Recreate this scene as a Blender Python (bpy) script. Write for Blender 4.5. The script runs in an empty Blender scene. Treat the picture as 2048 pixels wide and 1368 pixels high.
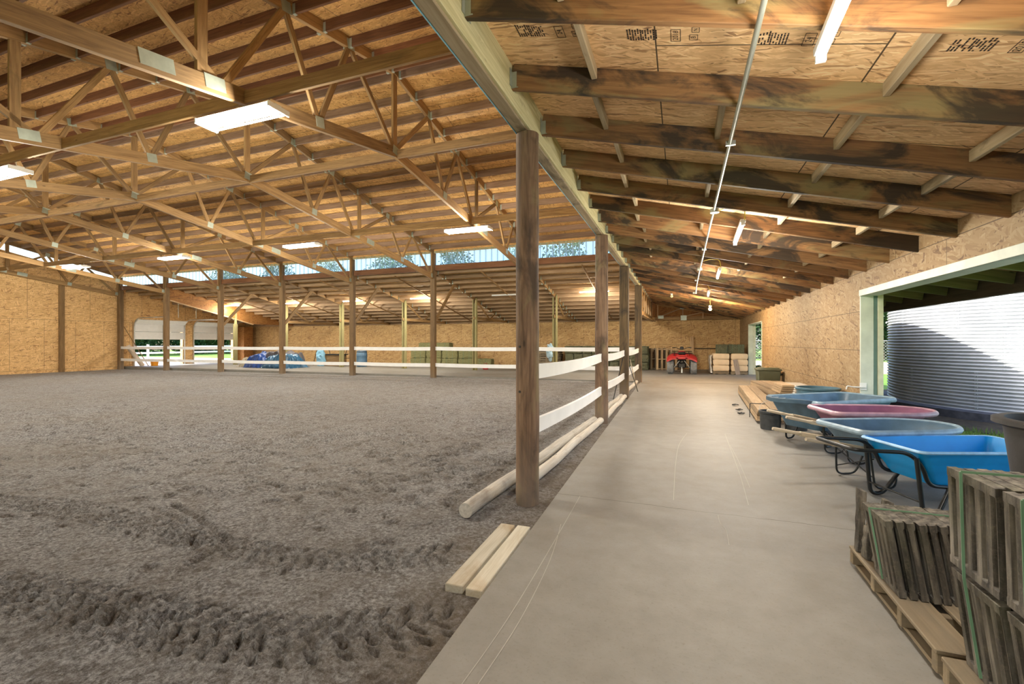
import bpy, bmesh, math, random
import numpy as np
from mathutils import Vector, Matrix, noise as mnoise

random.seed(7)
SC = bpy.context.scene
COL = SC.collection
PI = math.pi

# ---------------------------------------------------------------- camera, sky, sun, exposure
CAM_H = 1.35
YAW = math.radians(20.38)
cam_data = bpy.data.cameras.new('camera')
cam_data.sensor_width = 36.0
cam_data.lens = 16.0
cam_data.clip_start = 0.05
cam_data.clip_end = 500
cam = bpy.data.objects.new('camera', cam_data)
COL.objects.link(cam)
cam.location = (0, 0, CAM_H)
cam.rotation_euler = (PI / 2, 0, YAW)
SC.camera = cam

SC.view_settings.view_transform = 'Standard'
SC.view_settings.look = 'None'
SC.view_settings.gamma = 1
SC.view_settings.use_curve_mapping = False
SC.view_settings.exposure = 1.05

SUN_EL = math.radians(41.4)
SUN_DIR = Vector((0.75, 0.40, 0)).normalized()          # the way the light travels, over the ground
world = bpy.data.worlds.new('sky')
SC.world = world
world.use_nodes = True
wn = world.node_tree
bg = wn.nodes['Background']
sky = wn.nodes.new('ShaderNodeTexSky')
sky.sky_type = 'NISHITA'
sky.sun_disc = False
sky.sun_elevation = SUN_EL
sky.sun_rotation = math.atan2(-SUN_DIR.x, -SUN_DIR.y)
sky.air_density = 1.0
sky.dust_density = 2.5
sky.ozone_density = 1.0
wn.links.new(sky.outputs[0], bg.inputs[0])
bg.inputs[1].default_value = 0.36
sun_data = bpy.data.lights.new('sun', 'SUN')
sun_data.energy = 6.5
sun_data.angle = math.radians(0.6)
sun_data.color = (1.0, 0.95, 0.87)
sun = bpy.data.objects.new('sun', sun_data)
COL.objects.link(sun)
_d = Vector((SUN_DIR.x * math.cos(SUN_EL), SUN_DIR.y * math.cos(SUN_EL), -math.sin(SUN_EL)))
sun.rotation_euler = _d.to_track_quat('-Z', 'Y').to_euler()
sun.location = (-10, -20, 30)

# ---------------------------------------------------------------- geometry of the barn
RIDGE_Y, EAVE_Y, BAY = 7.6, 15.9, 3.95
BAYX = [-1.35 - BAY * k for k in range(8)]              # -1.35 ... -29.0
BACK_Y, WALL_X, END_X = 24.2, 2.64, -29.0
def zb(y):                                               # underside of a truss bottom chord
    s = y - RIDGE_Y
    return 4.99 - (0.14 * s if s > 0 else -0.175 * s)
def zt(y): return 6.62 - 0.21 * abs(y - RIDGE_Y)         # underside of the top chord
def hx(y): return -1.24 - 0.009 * (y - 3.72)             # line of the aisle posts
def hz(y): return 3.16 + 0.010 * (y - 3.72)              # underside of the header
def zr(x): return 3.25 - 0.218 * (x + 1.18)              # underside of the aisle rafters
def zs(y): return 4.16 - 0.21 * (y - EAVE_Y)             # underside of the back shed chords
def sand_z(x, y): return -0.03 + 0.004 * x
def gp(px, py, z=0.0):
    """the point of the horizontal plane z that a pixel of the photograph shows"""
    u = (px - 1024) / 910.2
    d = (CAM_H - z) * 910.2 / (py - 684)
    c, s = math.cos(YAW), math.sin(YAW)
    return Vector((d * (-s + c * u), d * (c + s * u), z))

# ---------------------------------------------------------------- node helpers
class NT:
    def __init__(self, name):
        self.m = bpy.data.materials.new(name)
        self.m.use_nodes = True
        self.t = self.m.node_tree
        self.b = self.t.nodes['Principled BSDF']
        self.out = self.t.nodes['Material Output']
    def n(self, typ, props=None, **ins):
        nd = self.t.nodes.new('ShaderNode' + typ)
        for k, v in (props or {}).items(): setattr(nd, k, v)
        for k, v in ins.items(): self.set(nd, k, v)
        return nd
    def set(self, nd, k, v):
        key = int(k[1:]) if k[0] == 'i' and k[1:].isdigit() else k.replace('_', ' ')
        s = nd.inputs[key]
        if isinstance(v, bpy.types.NodeSocket): self.t.links.new(v, s)
        elif isinstance(v, bpy.types.Node): self.t.links.new(v.outputs[0], s)
        else:
            if isinstance(v, tuple) and len(v) == 3 and s.type == 'RGBA': v = v + (1,)
            s.default_value = v
    def base(self, **kw):
        for k, v in kw.items(): self.set(self.b, k, v)
    def math(self, op, a, b=0.0, c=0.0):
        return self.n('Math', {'operation': op}, i0=a, i1=b, i2=c).outputs[0]
    def vmath(self, op, a, b=(0, 0, 0)):
        return self.n('VectorMath', {'operation': op}, i0=a, i1=b).outputs[0]
    def mix(self, f, a, b, mode='MIX'):
        nd = self.n('Mix', {'data_type': 'RGBA', 'blend_type': mode})
        self.set(nd, 'i0', f); self.set(nd, 'i6', a); self.set(nd, 'i7', b)
        return nd.outputs[2]
    def ramp(self, f, stops, interp='LINEAR'):
        nd = self.n('ValToRGB', None, Fac=f)
        cr = nd.color_ramp; cr.interpolation = interp
        while len(cr.elements) < len(stops): cr.elements.new(0.5)
        for e, (p, c) in zip(cr.elements, stops):
            e.position = p
            e.color = (c, c, c, 1) if not isinstance(c, tuple) else c + (1,)
        return nd.outputs[0]
    def noise(self, vec, scale, detail=3, rough=0.55, dist=0.0, out=0):
        return self.n('TexNoise', None, Vector=vec, Scale=scale, Detail=detail, Roughness=rough, Distortion=dist).outputs[out]
    def obj(self, rnd=True):
        co = self.n('TexCoord').outputs['Object']
        if rnd:
            r = self.n('ObjectInfo').outputs['Random']
            return self.vmath('ADD', co, self.n('CombineXYZ', None, X=self.math('MULTIPLY', r, 37.0), Y=self.math('MULTIPLY', r, 91.0), Z=self.math('MULTIPLY', r, 53.0)).outputs[0])
        return co
    def rand(self): return self.n('ObjectInfo').outputs['Random']
    def map(self, vec, scale=(1, 1, 1), rot=(0, 0, 0), loc=(0, 0, 0)):
        return self.n('Mapping', None, Vector=vec, Scale=scale, Rotation=rot, Location=loc).outputs[0]
    def bump(self, h, strength=0.3, dist=0.01):
        self.set(self.b, 'Normal', self.n('Bump', None, Height=h, Strength=strength, Distance=dist).outputs[0])

def plain(name, col, rough=0.6, metal=0.0, var=0.12, scale=8.0, bump=0.0, **kw):
    m = NT(name)
    v = m.obj()
    f = m.noise(v, scale, 4)
    c = m.mix(m.ramp(f, [(0.3, 0.0), (0.7, 1.0)]), tuple(x * (1 - var) for x in col), tuple(min(1, x * (1 + var)) for x in col))
    m.base(Base_Color=c, Roughness=rough, Metallic=metal, **kw)
    if bump: m.bump(m.noise(v, scale * 6, 4), bump, 0.004)
    return m.m

def wood(name, dark, light, axis=0, rough=0.75, stain=None, stain_amt=(0.55, 0.7), stain2=None, s=1.0, bump=0.25, knots=True, vary=0.25, foot=None, st_scale=1.0):
    """sawn timber, grain along one axis of the object; stains are blotches of mould and water in the wood"""
    m = NT(name)
    v = m.obj()
    sc = [9 * s, 9 * s, 9 * s]; sc[axis] = 0.55 * s
    g = m.map(v, tuple(sc))
    n1 = m.noise(g, 2.2, 5, 0.6, 1.2)
    sc2 = [60 * s, 60 * s, 60 * s]; sc2[axis] = 2.0 * s
    n2 = m.noise(m.map(v, tuple(sc2)), 1.5, 3, 0.6, 0.3)
    f = m.math('ADD', m.math('MULTIPLY', n1, 0.7), m.math('MULTIPLY', n2, 0.3))
    c = m.ramp(f, [(0.34, dark), (0.62, light)])
    if knots:
        kv = m.n('TexVoronoi', None, Vector=m.map(v, tuple(2.6 if i != axis else 0.9 for i in range(3))), Scale=2.0, Randomness=1.0).outputs[0]
        k = m.ramp(kv, [(0.03, 1.0), (0.07, 0.0)])
        c = m.mix(m.math('MULTIPLY', k, 0.75), c, tuple(x * 0.3 for x in dark))
    if stain2:
        n4 = m.noise(m.map(v, tuple(1.4 if i != axis else 0.5 for i in range(3)), loc=(4, 7, 2)), 2.0 * st_scale, 4, 0.6, 0.8)
        c = m.mix(m.ramp(n4, [(0.52, 0.0), (0.66, 0.75)]), c, stain2)
    if stain:
        n3 = m.noise(m.map(v, tuple(1.6 if i != axis else 0.6 for i in range(3))), 2.0 * st_scale, 6, 0.62, 0.9)
        c = m.mix(m.ramp(n3, [(stain_amt[0], 0.0), (stain_amt[1], 0.85)]), c, stain)
    if foot:
        z = m.n('SeparateXYZ', None, Vector=m.n('TexCoord').outputs['Object']).outputs[axis]
        ff = m.math('ADD', z, m.math('MULTIPLY', n1, 0.9))
        c = m.mix(m.ramp(ff, [(0.2, 0.85), (1.0, 0.0)]), c, foot)
    if vary:
        hv = m.n('HueSaturation', None, Value=m.math('MULTIPLY_ADD', m.rand(), vary * 2, 1 - vary), Color=c)
        c = hv.outputs[0]
    m.base(Base_Color=c, Roughness=rough)
    if bump: m.bump(f, bump, 0.004)
    return m.m

def osb(name, tint=(1, 1, 1), scale=1.0, seams=(2.44, 1.22), seam_off=(0, 0), seam_dark=0.25, weather=0.0, wcol=(0.10, 0.07, 0.04), base=None):
    """oriented strand board; the surface's UV map is in metres"""
    m = NT(name)
    uv = m.n('TexCoord').outputs['UV']
    warp = m.n('VectorMath', {'operation': 'MULTIPLY_ADD'}, i0=m.noise(uv, 6.0 * scale, 2, out=1), i1=(0.05, 0.05, 0), i2=uv).outputs[0]
    def layer(ang, st, off):
        r = m.n('VectorRotate', {'rotation_type': 'Z_AXIS'}, Vector=warp, Angle=ang).outputs[0]
        v = m.map(r, (6.0 * scale * st, (34 if base is None else 52) * scale, 1), loc=off)
        vo = m.n('TexVoronoi', {'voronoi_dimensions': '2D'}, Vector=v, Scale=1.0)
        return m.n('SeparateXYZ', None, Vector=vo.outputs['Color'])
    an = (0.25, -0.9, 1.35, -0.25) if base is None else (base + 0.12, base - 0.4, base + 0.55, base - 0.1)
    A = layer(an[0], 1.0, (0, 0, 0)); B = layer(an[1], 1.2, (11, 3, 0)); D = layer(an[2], 1.1, (5, 17, 0)); E = layer(an[3], 0.9, (31, 7, 0))
    f = m.n('Mix', {'data_type': 'FLOAT'}, i0=m.math('GREATER_THAN', B.outputs[1], 0.62), i2=A.outputs[0], i3=B.outputs[0]).outputs[0]
    f = m.n('Mix', {'data_type': 'FLOAT'}, i0=m.math('GREATER_THAN', D.outputs[1], 0.72), i2=f, i3=D.outputs[0]).outputs[0]
    f = m.n('Mix', {'data_type': 'FLOAT'}, i0=m.math('GREATER_THAN', E.outputs[1], 0.6), i2=f, i3=E.outputs[0]).outputs[0]
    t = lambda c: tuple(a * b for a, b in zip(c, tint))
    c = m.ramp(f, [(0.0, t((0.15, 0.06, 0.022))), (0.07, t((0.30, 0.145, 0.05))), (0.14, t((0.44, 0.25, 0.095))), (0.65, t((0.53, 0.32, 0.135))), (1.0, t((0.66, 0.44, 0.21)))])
    c = m.mix(0.45, c, m.mix(0.5, c, m.ramp(m.noise(uv, 0.7, 4), [(0.3, t((0.36, 0.2, 0.08))), (0.7, t((0.62, 0.40, 0.18)))])))
    if weather:
        wf = m.ramp(m.noise(uv, 0.9, 5, 0.65, 0.6), [(0.5, 0.0), (0.72, weather)])
        c = m.mix(wf, c, wcol)
    if seams:
        br = m.n('TexBrick', {'offset': 0.5}, Vector=m.map(uv, loc=(seam_off[0], seam_off[1], 0)), Scale=1.0, Mortar_Size=0.005, Mortar_Smooth=0.1, Brick_Width=seams[0], Row_Height=seams[1])
        c = m.mix(br.outputs['Fac'], c, tuple(seam_dark * x for x in (0.4, 0.25, 0.12)))
    m.base(Base_Color=c, Roughness=0.72)
    m.bump(f, 0.15, 0.003)
    return m.m

M = {}
def build_materials():
    M['fir'] = wood('truss_fir', (0.185, 0.10, 0.038), (0.37, 0.225, 0.092), stain=(0.10, 0.075, 0.03), stain_amt=(0.6, 0.8))
    M['fir_pale'] = wood('pale_fir', (0.33, 0.20, 0.10), (0.55, 0.38, 0.21))
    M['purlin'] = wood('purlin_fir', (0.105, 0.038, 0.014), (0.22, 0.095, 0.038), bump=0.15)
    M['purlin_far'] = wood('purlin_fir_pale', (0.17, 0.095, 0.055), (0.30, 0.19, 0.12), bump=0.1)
    M['rafter'] = wood('aisle_rafter', (0.12, 0.055, 0.02), (0.29, 0.15, 0.058), stain=(0.022, 0.018, 0.014), stain_amt=(0.48, 0.58), stain2=(0.24, 0.20, 0.085))
    M['block'] = wood('rafter_block', (0.36, 0.27, 0.15), (0.52, 0.42, 0.27), stain=(0.06, 0.045, 0.025), stain_amt=(0.55, 0.72))
    M['header'] = wood('treated_header', (0.46, 0.42, 0.20), (0.72, 0.67, 0.40), stain=(0.20, 0.115, 0.04), stain_amt=(0.58, 0.72))
    M['green_timber'] = wood('treated_timber', (0.16, 0.15, 0.055), (0.30, 0.27, 0.11), axis=0)
    M['green_post'] = wood('treated_post', (0.20, 0.18, 0.075), (0.36, 0.31, 0.14), axis=0)
    M['post'] = wood('peeled_pole', (0.09, 0.048, 0.028), (0.28, 0.175, 0.11), axis=2, s=0.8, bump=0.9, stain=(0.05, 0.03, 0.02), stain_amt=(0.46, 0.62), stain2=(0.27, 0.235, 0.11), foot=(0.22, 0.175, 0.14), vary=0.1)
    M['post_dark'] = wood('old_square_post', (0.05, 0.03, 0.014), (0.15, 0.10, 0.048), axis=0, s=0.8, bump=0.5, stain=(0.025, 0.018, 0.013), stain_amt=(0.5, 0.66), foot=(0.2, 0.16, 0.13), vary=0.1)
    M['post_far'] = wood('arena_post', (0.13, 0.075, 0.033), (0.27, 0.165, 0.075), axis=0, foot=(0.24, 0.2, 0.16))
    M['log'] = wood('weathered_log', (0.38, 0.35, 0.30), (0.60, 0.57, 0.51), axis=0, stain=(0.15, 0.09, 0.05), stain_amt=(0.58, 0.75))
    M['plank'] = wood('threshold_plank', (0.52, 0.47, 0.36), (0.72, 0.68, 0.57), axis=0, stain=(0.40, 0.26, 0.11), stain_amt=(0.5, 0.75))
    M['pallet'] = wood('pallet_wood', (0.19, 0.14, 0.085), (0.30, 0.235, 0.15), axis=0, stain=(0.17, 0.14, 0.10), stain_amt=(0.4, 0.7))
    M['lumber'] = wood('stacked_planks', (0.27, 0.175, 0.095), (0.43, 0.31, 0.185), axis=0, bump=0.1)
    M['handle_wood'] = wood('handle_wood', (0.42, 0.34, 0.24), (0.62, 0.53, 0.40), axis=0, stain=(0.15, 0.09, 0.05), stain_amt=(0.55, 0.8))
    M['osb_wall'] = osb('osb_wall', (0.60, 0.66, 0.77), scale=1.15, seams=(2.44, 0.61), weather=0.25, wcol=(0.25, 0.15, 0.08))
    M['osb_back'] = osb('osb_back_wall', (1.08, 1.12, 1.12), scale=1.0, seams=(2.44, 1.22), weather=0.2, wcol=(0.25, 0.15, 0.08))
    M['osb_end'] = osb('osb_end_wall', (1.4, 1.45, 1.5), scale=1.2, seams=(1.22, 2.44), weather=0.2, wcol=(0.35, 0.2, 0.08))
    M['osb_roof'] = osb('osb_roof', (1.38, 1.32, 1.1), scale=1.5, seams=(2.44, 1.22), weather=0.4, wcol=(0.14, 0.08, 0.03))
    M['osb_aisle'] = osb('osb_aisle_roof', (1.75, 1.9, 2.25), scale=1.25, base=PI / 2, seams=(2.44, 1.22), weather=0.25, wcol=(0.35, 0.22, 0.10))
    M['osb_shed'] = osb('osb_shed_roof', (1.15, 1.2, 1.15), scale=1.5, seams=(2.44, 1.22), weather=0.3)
    M['osb_orange'] = osb('osb_beam', (0.62, 0.44, 0.25), seams=(2.44, 1.22))
    M['plate'] = plain('galvanised_plate', (0.42, 0.47, 0.40), 0.45, 0.5)
    M['steel'] = plain('galvanised_steel', (0.55, 0.57, 0.55), 0.35, 0.8)
    M['conduit'] = plain('conduit_steel', (0.42, 0.44, 0.37), 0.35, 0.6)
    M['white_board'] = plain('white_vinyl', (0.86, 0.88, 0.90), 0.4, var=0.05, scale=3)
    M['white_paint'] = plain('white_paint', (0.74, 0.76, 0.70), 0.5, var=0.08, scale=3)
    M['white_enamel'] = plain('white_enamel', (0.8, 0.8, 0.78), 0.3, var=0.04)
    M['black_tube'] = plain('black_powder_coat', (0.018, 0.02, 0.022), 0.35, 0.3)
    M['black'] = plain('black_plastic', (0.02, 0.02, 0.02), 0.5)
    M['tub_blue'] = plain('bright_blue_poly', (0.0, 0.27, 0.68), 0.38, var=0.12, scale=3)
    M['tub_grey'] = plain('blue_grey_poly', (0.08, 0.145, 0.215), 0.42, var=0.25, scale=5)
    M['tub_slate'] = plain('slate_poly', (0.065, 0.125, 0.185), 0.42, var=0.3, scale=5)
    M['tub_maroon'] = plain('maroon_poly', (0.17, 0.06, 0.115), 0.45, var=0.25, scale=6)
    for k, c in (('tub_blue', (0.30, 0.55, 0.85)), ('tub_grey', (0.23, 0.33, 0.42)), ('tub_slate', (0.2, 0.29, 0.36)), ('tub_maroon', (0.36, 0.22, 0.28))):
        M[k + '_rim'] = plain('dusty_highlight_rim_' + k[4:], c, 0.4, var=0.2, scale=12)  # paler than the tubs: dust, plus rim highlights painted into the colour
    M['tub_teal'] = plain('teal_poly', (0.07, 0.16, 0.22), 0.35, var=0.15)
    M['tub_dark'] = plain('charcoal_poly', (0.045, 0.042, 0.042), 0.6, var=0.25, scale=6, bump=0.2)
    M['bucket'] = plain('black_bucket_poly', (0.035, 0.04, 0.045), 0.5, var=0.4, scale=14)
    M['bin_green'] = plain('olive_bin_poly', (0.10, 0.105, 0.06), 0.5)
    M['rubber'] = plain('tyre_rubber', (0.035, 0.036, 0.038), 0.8, var=0.3, bump=0.3)
    M['red'] = plain('red_plastic', (0.42, 0.03, 0.03), 0.35)
    M['orange'] = plain('orange_plastic', (0.85, 0.33, 0.02), 0.45)
    M['barrel_blue'] = plain('blue_barrel_poly', (0.07, 0.14, 0.22), 0.45)
    M['tarp_blue'] = plain('blue_tarp', (0.012, 0.055, 0.24), 0.4, var=0.35, scale=4)
    M['tarp_teal'] = plain('teal_tarp', (0.02, 0.10, 0.20), 0.4, var=0.3, scale=4)
    M['tarp_grey'] = plain('grey_tarp', (0.10, 0.09, 0.10), 0.6, var=0.3, scale=4)
    M['bag'] = plain('tan_paper_sack', (0.72, 0.56, 0.38), 0.6, var=0.07, scale=4, bump=0.2)
    M['wrap'] = plain('clear_plastic_wrap', (0.62, 0.58, 0.52), 0.2, var=0.15)
    M['cord'] = plain('yellow_cord', (0.65, 0.5, 0.06), 0.5)
    M['strap'] = plain('green_strap', (0.16, 0.30, 0.19), 0.35, var=0.1)
    M['strap_pale'] = M['strap']
    M['trim_pale'] = plain('pale_painted_timber', (0.60, 0.64, 0.55), 0.55, var=0.12, scale=4)
    M['blue_edge'] = plain('blue_house_wrap', (0.10, 0.27, 0.33), 0.5)
    M['door_panel'] = plain('white_door_steel', (0.80, 0.80, 0.78), 0.4, var=0.04)
    M['soil'] = plain('dark_soil', (0.05, 0.035, 0.02), 0.95, var=0.5, scale=12)
    # translucent clerestory sheet
    m = NT('translucent_sheet')
    v = m.n('TexCoord').outputs['Object']
    rib = m.n('TexWave', {'wave_type': 'BANDS', 'bands_direction': 'X'}, Vector=v, Scale=1.3, Distortion=0.0).outputs[1]
    tr = m.n('BsdfTranslucent', None, Color=(0.42, 0.52, 0.55)); tp = m.n('BsdfTransparent', None, Color=(0.82, 0.90, 0.95))
    mx = m.n('MixShader', None, Fac=m.ramp(rib, [(0.0, 0.35), (0.15, 0.7), (1.0, 0.75)]), i1=tr.outputs[0], i2=tp.outputs[0])
    m.t.links.new(mx.outputs[0], m.out.inputs[0]); M['sheet'] = m.m
    # lamp tubes
    for nm, col, st in (('tube_glow', (1.0, 0.96, 0.84), 14.0), ('tube_dim', (1.0, 0.97, 0.9), 9.0), ('bulb_glow', (1.0, 0.72, 0.36), 40.0)):
        m = NT(nm); e = m.n('Emission', None, Color=col, Strength=st); m.t.links.new(e.outputs[0], m.out.inputs[0]); M[nm] = m.m
    # sand
    m = NT('arena_sand')
    v = m.n('TexCoord').outputs['Object']
    big = m.noise(v, 0.35, 4, 0.6, 0.5); mid = m.noise(v, 3.0, 5, 0.65); fine = m.noise(v, 38.0, 6, 0.85); grit = m.noise(v, 90.0, 2, 0.7)
    c = m.ramp(fine, [(0.38, (0.065, 0.058, 0.053)), (0.5, (0.31, 0.31, 0.32)), (0.62, (0.66, 0.67, 0.70))])
    c = m.mix(m.ramp(mid, [(0.48, 0.0), (0.70, 0.4)]), c, (0.14, 0.105, 0.065))
    lump = m.noise(v, 11.0, 4, 0.6)
    c = m.mix(m.ramp(lump, [(0.38, 0.45), (0.47, 0.0)]), c, (0.10, 0.078, 0.058))
    c = m.mix(m.ramp(lump, [(0.52, 0.0), (0.66, 0.35)]), c, (0.40, 0.39, 0.385))
    c = m.mix(m.ramp(big, [(0.35, 0.35), (0.65, 0.0)]), c, (0.30, 0.265, 0.215))
    c = m.mix(m.ramp(grit, [(0.66, 0.0), (0.72, 0.8)]), c, (0.62, 0.57, 0.49))
    xyz = m.n('SeparateXYZ', None, Vector=v)
    edge = m.math('ADD', xyz.outputs[0], m.math('MULTIPLY', mid, 0.5))
    c = m.mix(m.ramp(m.math('MULTIPLY_ADD', edge, 0.5, 1.0), [(0.36, 0.0), (0.62, 0.6)]), c, (0.13, 0.085, 0.04))
    m.base(Base_Color=c, Roughness=0.95)
    m.bump(m.math('ADD', fine, m.math('MULTIPLY', mid, 0.8)), 1.0, 0.03)
    M['sand'] = m.m
    # concrete
    m = NT('aisle_concrete')
    v = m.n('TexCoord').outputs['Object']
    xyz = m.n('SeparateXYZ', None, Vector=v)
    big = m.noise(v, 0.7, 5, 0.6, 0.6); mid = m.noise(v, 5.0, 6, 0.65); fine = m.noise(v, 60.0, 4, 0.7)
    c = m.ramp(big, [(0.3, (0.19, 0.172, 0.143)), (0.68, (0.255, 0.247, 0.232))])
    c = m.mix(0.35, c, m.ramp(mid, [(0.3, (0.155, 0.142, 0.12)), (0.7, (0.285, 0.275, 0.255))]))
    c = m.mix(m.ramp(fine, [(0.56, 0.0), (0.72, 0.4)]), c, (0.13, 0.10, 0.07))
    wob = m.math('MULTIPLY', m.math('SUBTRACT', m.noise(v, 1.6, 4, 0.7), 0.5), 0.10)
    yj = m.math('ADD', xyz.outputs[1], m.math('ADD', wob, m.math('MULTIPLY', xyz.outputs[0], 0.012)))
    dj = m.math('ABSOLUTE', m.math('SUBTRACT', m.n('Math', {'operation': 'MODULO'}, i0=m.math('ADD', yj, 39.4 - 3.93 + 1.97), i1=3.94).outputs[0], 1.97))
    jl = m.math('LESS_THAN', dj, 0.0035)
    part = m.ramp(m.noise(m.map(v, (1, 0, 0)), 1.1, 3), [(0.38, 0.25), (0.5, 0.9)])
    c = m.mix(m.math('MULTIPLY', jl, part), c, (0.06, 0.045, 0.03))
    m.base(Base_Color=c, Roughness=0.62)
    m.bump(m.math('ADD', fine, m.math('MULTIPLY', mid, 0.6)), 0.25, 0.004)
    M['concrete'] = m.m
    # outside ground
    m = NT('lawn')
    v = m.n('TexCoord').outputs['Object']
    c = m.ramp(m.noise(v, 9.0, 6, 0.75), [(0.3, (0.055, 0.14, 0.012)), (0.7, (0.17, 0.33, 0.035))])
    c = m.mix(m.ramp(m.noise(v, 0.25, 3), [(0.55, 0.0), (0.7, 0.5)]), c, (0.36, 0.26, 0.13))
    m.base(Base_Color=c, Roughness=0.9); m.bump(m.noise(v, 60, 3), 0.8, 0.03); M['lawn'] = m.m
    M['dirt'] = plain('yard_dirt', (0.42, 0.34, 0.27), 0.95, var=0.25, scale=2)
    # leaves
    for nm, a, b in (('leaf_dark', (0.006, 0.03, 0.006), (0.04, 0.11, 0.02)), ('leaf_mid', (0.012, 0.05, 0.008), (0.08, 0.17, 0.03))):
        m = NT(nm); v = m.obj()
        m.base(Base_Color=m.ramp(m.noise(v, 1.8, 4, 0.7), [(0.3, a), (0.75, b)]), Roughness=0.7); M[nm] = m.m
    # silo
    m = NT('corrugated_galvanised'); v = m.n('TexCoord').outputs['Object']
    m.base(Base_Color=m.ramp(m.noise(v, 1.5, 5), [(0.3, (0.44, 0.46, 0.48)), (0.7, (0.58, 0.60, 0.62))]), Roughness=0.45, Metallic=0.35); M['silo'] = m.m
    # hay
    for nm, a, b in (('hay_green', (0.05, 0.055, 0.028), (0.36, 0.36, 0.22)), ('hay_straw', (0.10, 0.10, 0.03), (0.55, 0.52, 0.25))):
        m = NT(nm); v = m.obj()
        n1 = m.noise(m.map(v, (8, 16, 40)), 1.6, 6, 0.85, 2.0)
        m.base(Base_Color=m.ramp(n1, [(0.40, a), (0.62, b)]), Roughness=0.95); m.bump(n1, 1.0, 0.05); M[nm] = m.m
    # cement tile
    m = NT('weathered_cement_tile'); v = m.obj()
    n1 = m.noise(m.map(v, (14, 14, 1.6)), 2.0, 5, 0.6); n2 = m.noise(v, 60, 4, 0.8); n3 = m.noise(v, 4, 4)
    c = m.ramp(n1, [(0.32, (0.022, 0.019, 0.017)), (0.5, (0.085, 0.075, 0.064)), (0.70, (0.21, 0.19, 0.16))])
    c = m.mix(m.ramp(n3, [(0.5, 0.0), (0.7, 0.4)]), c, (0.10, 0.10, 0.05))
    c = m.mix(m.ramp(n2, [(0.5, 0.0), (0.75, 0.35)]), c, (0.28, 0.23, 0.17))
    m.base(Base_Color=c, Roughness=0.9); m.bump(n2, 0.5, 0.004); M['tile'] = m.m
build_materials()

# ---------------------------------------------------------------- mesh helpers
def link(name, me, mat=None, parent=None, loc=None, rot=None, mw=None, kind=None, label=None):
    if mat is not None and not me.materials:
        me.materials.append(mat)
    o = bpy.data.objects.new(name, me); COL.objects.link(o)
    if mw is not None: w = mw
    else: w = Matrix.LocRotScale(Vector(loc or (0, 0, 0)), (rot and __import__('mathutils').Euler(rot)) or None, None)
    if parent is not None:
        o.parent = parent
        o.matrix_basis = world_of(parent).inverted() @ w
    else: o.matrix_basis = w
    if kind: o['kind'] = kind
    if label: o['label'] = label
    return o
def world_of(o):
    w = o.matrix_basis.copy()
    while o.parent: o = o.parent; w = o.matrix_basis @ w
    return w
def tag(o, label=None, cat=None, group=None, kind=None):
    if label: o['label'] = label
    if cat: o['category'] = cat
    if group: o['group'] = group
    if kind: o['kind'] = kind
    return o
def thing(name, loc, label, cat, group=None, rz=0.0):
    o = bpy.data.objects.new(name, None); COL.objects.link(o)
    o.empty_display_size = 0.2
    o.location = loc; o.rotation_euler = (0, 0, rz)
    o.matrix_basis = Matrix.Translation(Vector(loc)) @ Matrix.Rotation(rz, 4, 'Z')
    return tag(o, label, cat, group)
def dup(root, loc=None, rz=None, label=None, group=None, mw=None):
    """a copy of a thing and of all its parts"""
    def rec(o, par):
        c = o.copy(); COL.objects.link(c)
        if par is not None: c.parent = par; c.matrix_basis = o.matrix_basis
        for ch in kids.get(o, ()): rec(ch, c)
        return c
    kids = {}
    def walk(o):
        kids[o] = list(o.children)
        for ch in kids[o]: walk(ch)
    walk(root)
    r = rec(root, None)
    if mw is not None: r.matrix_basis = mw
    else: r.matrix_basis = Matrix.Translation(Vector(loc)) @ Matrix.Rotation(rz if rz is not None else root.matrix_basis.to_euler().z, 4, 'Z')
    if label: r['label'] = label
    if group: r['group'] = group
    return r
def mesh_from(name, verts, faces, smooth=False, uvs=None):
    me = bpy.data.meshes.new(name)
    me.from_pydata([tuple(v) for v in verts], [], faces)
    me.update()
    if smooth: me.shade_smooth()
    if uvs:
        l = me.uv_layers.new(name='UVMap')
        for p in me.polygons:
            for li, vi in zip(p.loop_indices, p.vertices): l.data[li].uv = uvs[vi] if not callable(uvs) else uvs(me.vertices[vi].co, p.normal)
    return me
def fin(bm, name, smooth=False, angle=None):
    bmesh.ops.recalc_face_normals(bm, faces=bm.faces)
    me = bpy.data.meshes.new(name); bm.to_mesh(me); bm.free()
    if smooth: me.shade_smooth()
    if angle is not None:
        me.shade_smooth()
        me.set_sharp_from_angle(angle=angle)
    return me
def bm_box(bm, c, s, mw=None, bev=0.0):
    r = bmesh.ops.create_cube(bm, size=1.0)
    vs = r['verts']
    for v in vs: v.co = Vector((v.co.x * s[0] + c[0], v.co.y * s[1] + c[1], v.co.z * s[2] + c[2]))
    if bev:
        es = list({e for v in vs for e in v.link_edges})
        rr = bmesh.ops.bevel(bm, geom=es, offset=bev, segments=1, affect='EDGES')
        vs = list({v for f in rr['faces'] for v in f.verts} | {v for v in vs if v.is_valid})
    if mw is not None:
        for v in vs: v.co = mw @ v.co
    return vs
def frame_to(p0, p1, up=(0, 0, 1)):
    p0, p1 = Vector(p0), Vector(p1)
    x = (p1 - p0).normalized(); u = Vector(up)
    if abs(x.dot(u)) > 0.98: u = Vector((0, 1, 0))
    y = u.cross(x).normalized(); z = x.cross(y)
    m = Matrix((x, y, z)).transposed().to_4x4(); m.translation = p0
    return m, (p1 - p0).length
def bm_bar(bm, p0, p1, w, h, up=(0, 0, 1), bev=0.0):
    m, L = frame_to(p0, p1, up)
    return bm_box(bm, (L / 2, 0, 0), (L, w, h), m, bev)
_bar_cache = {}
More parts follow.
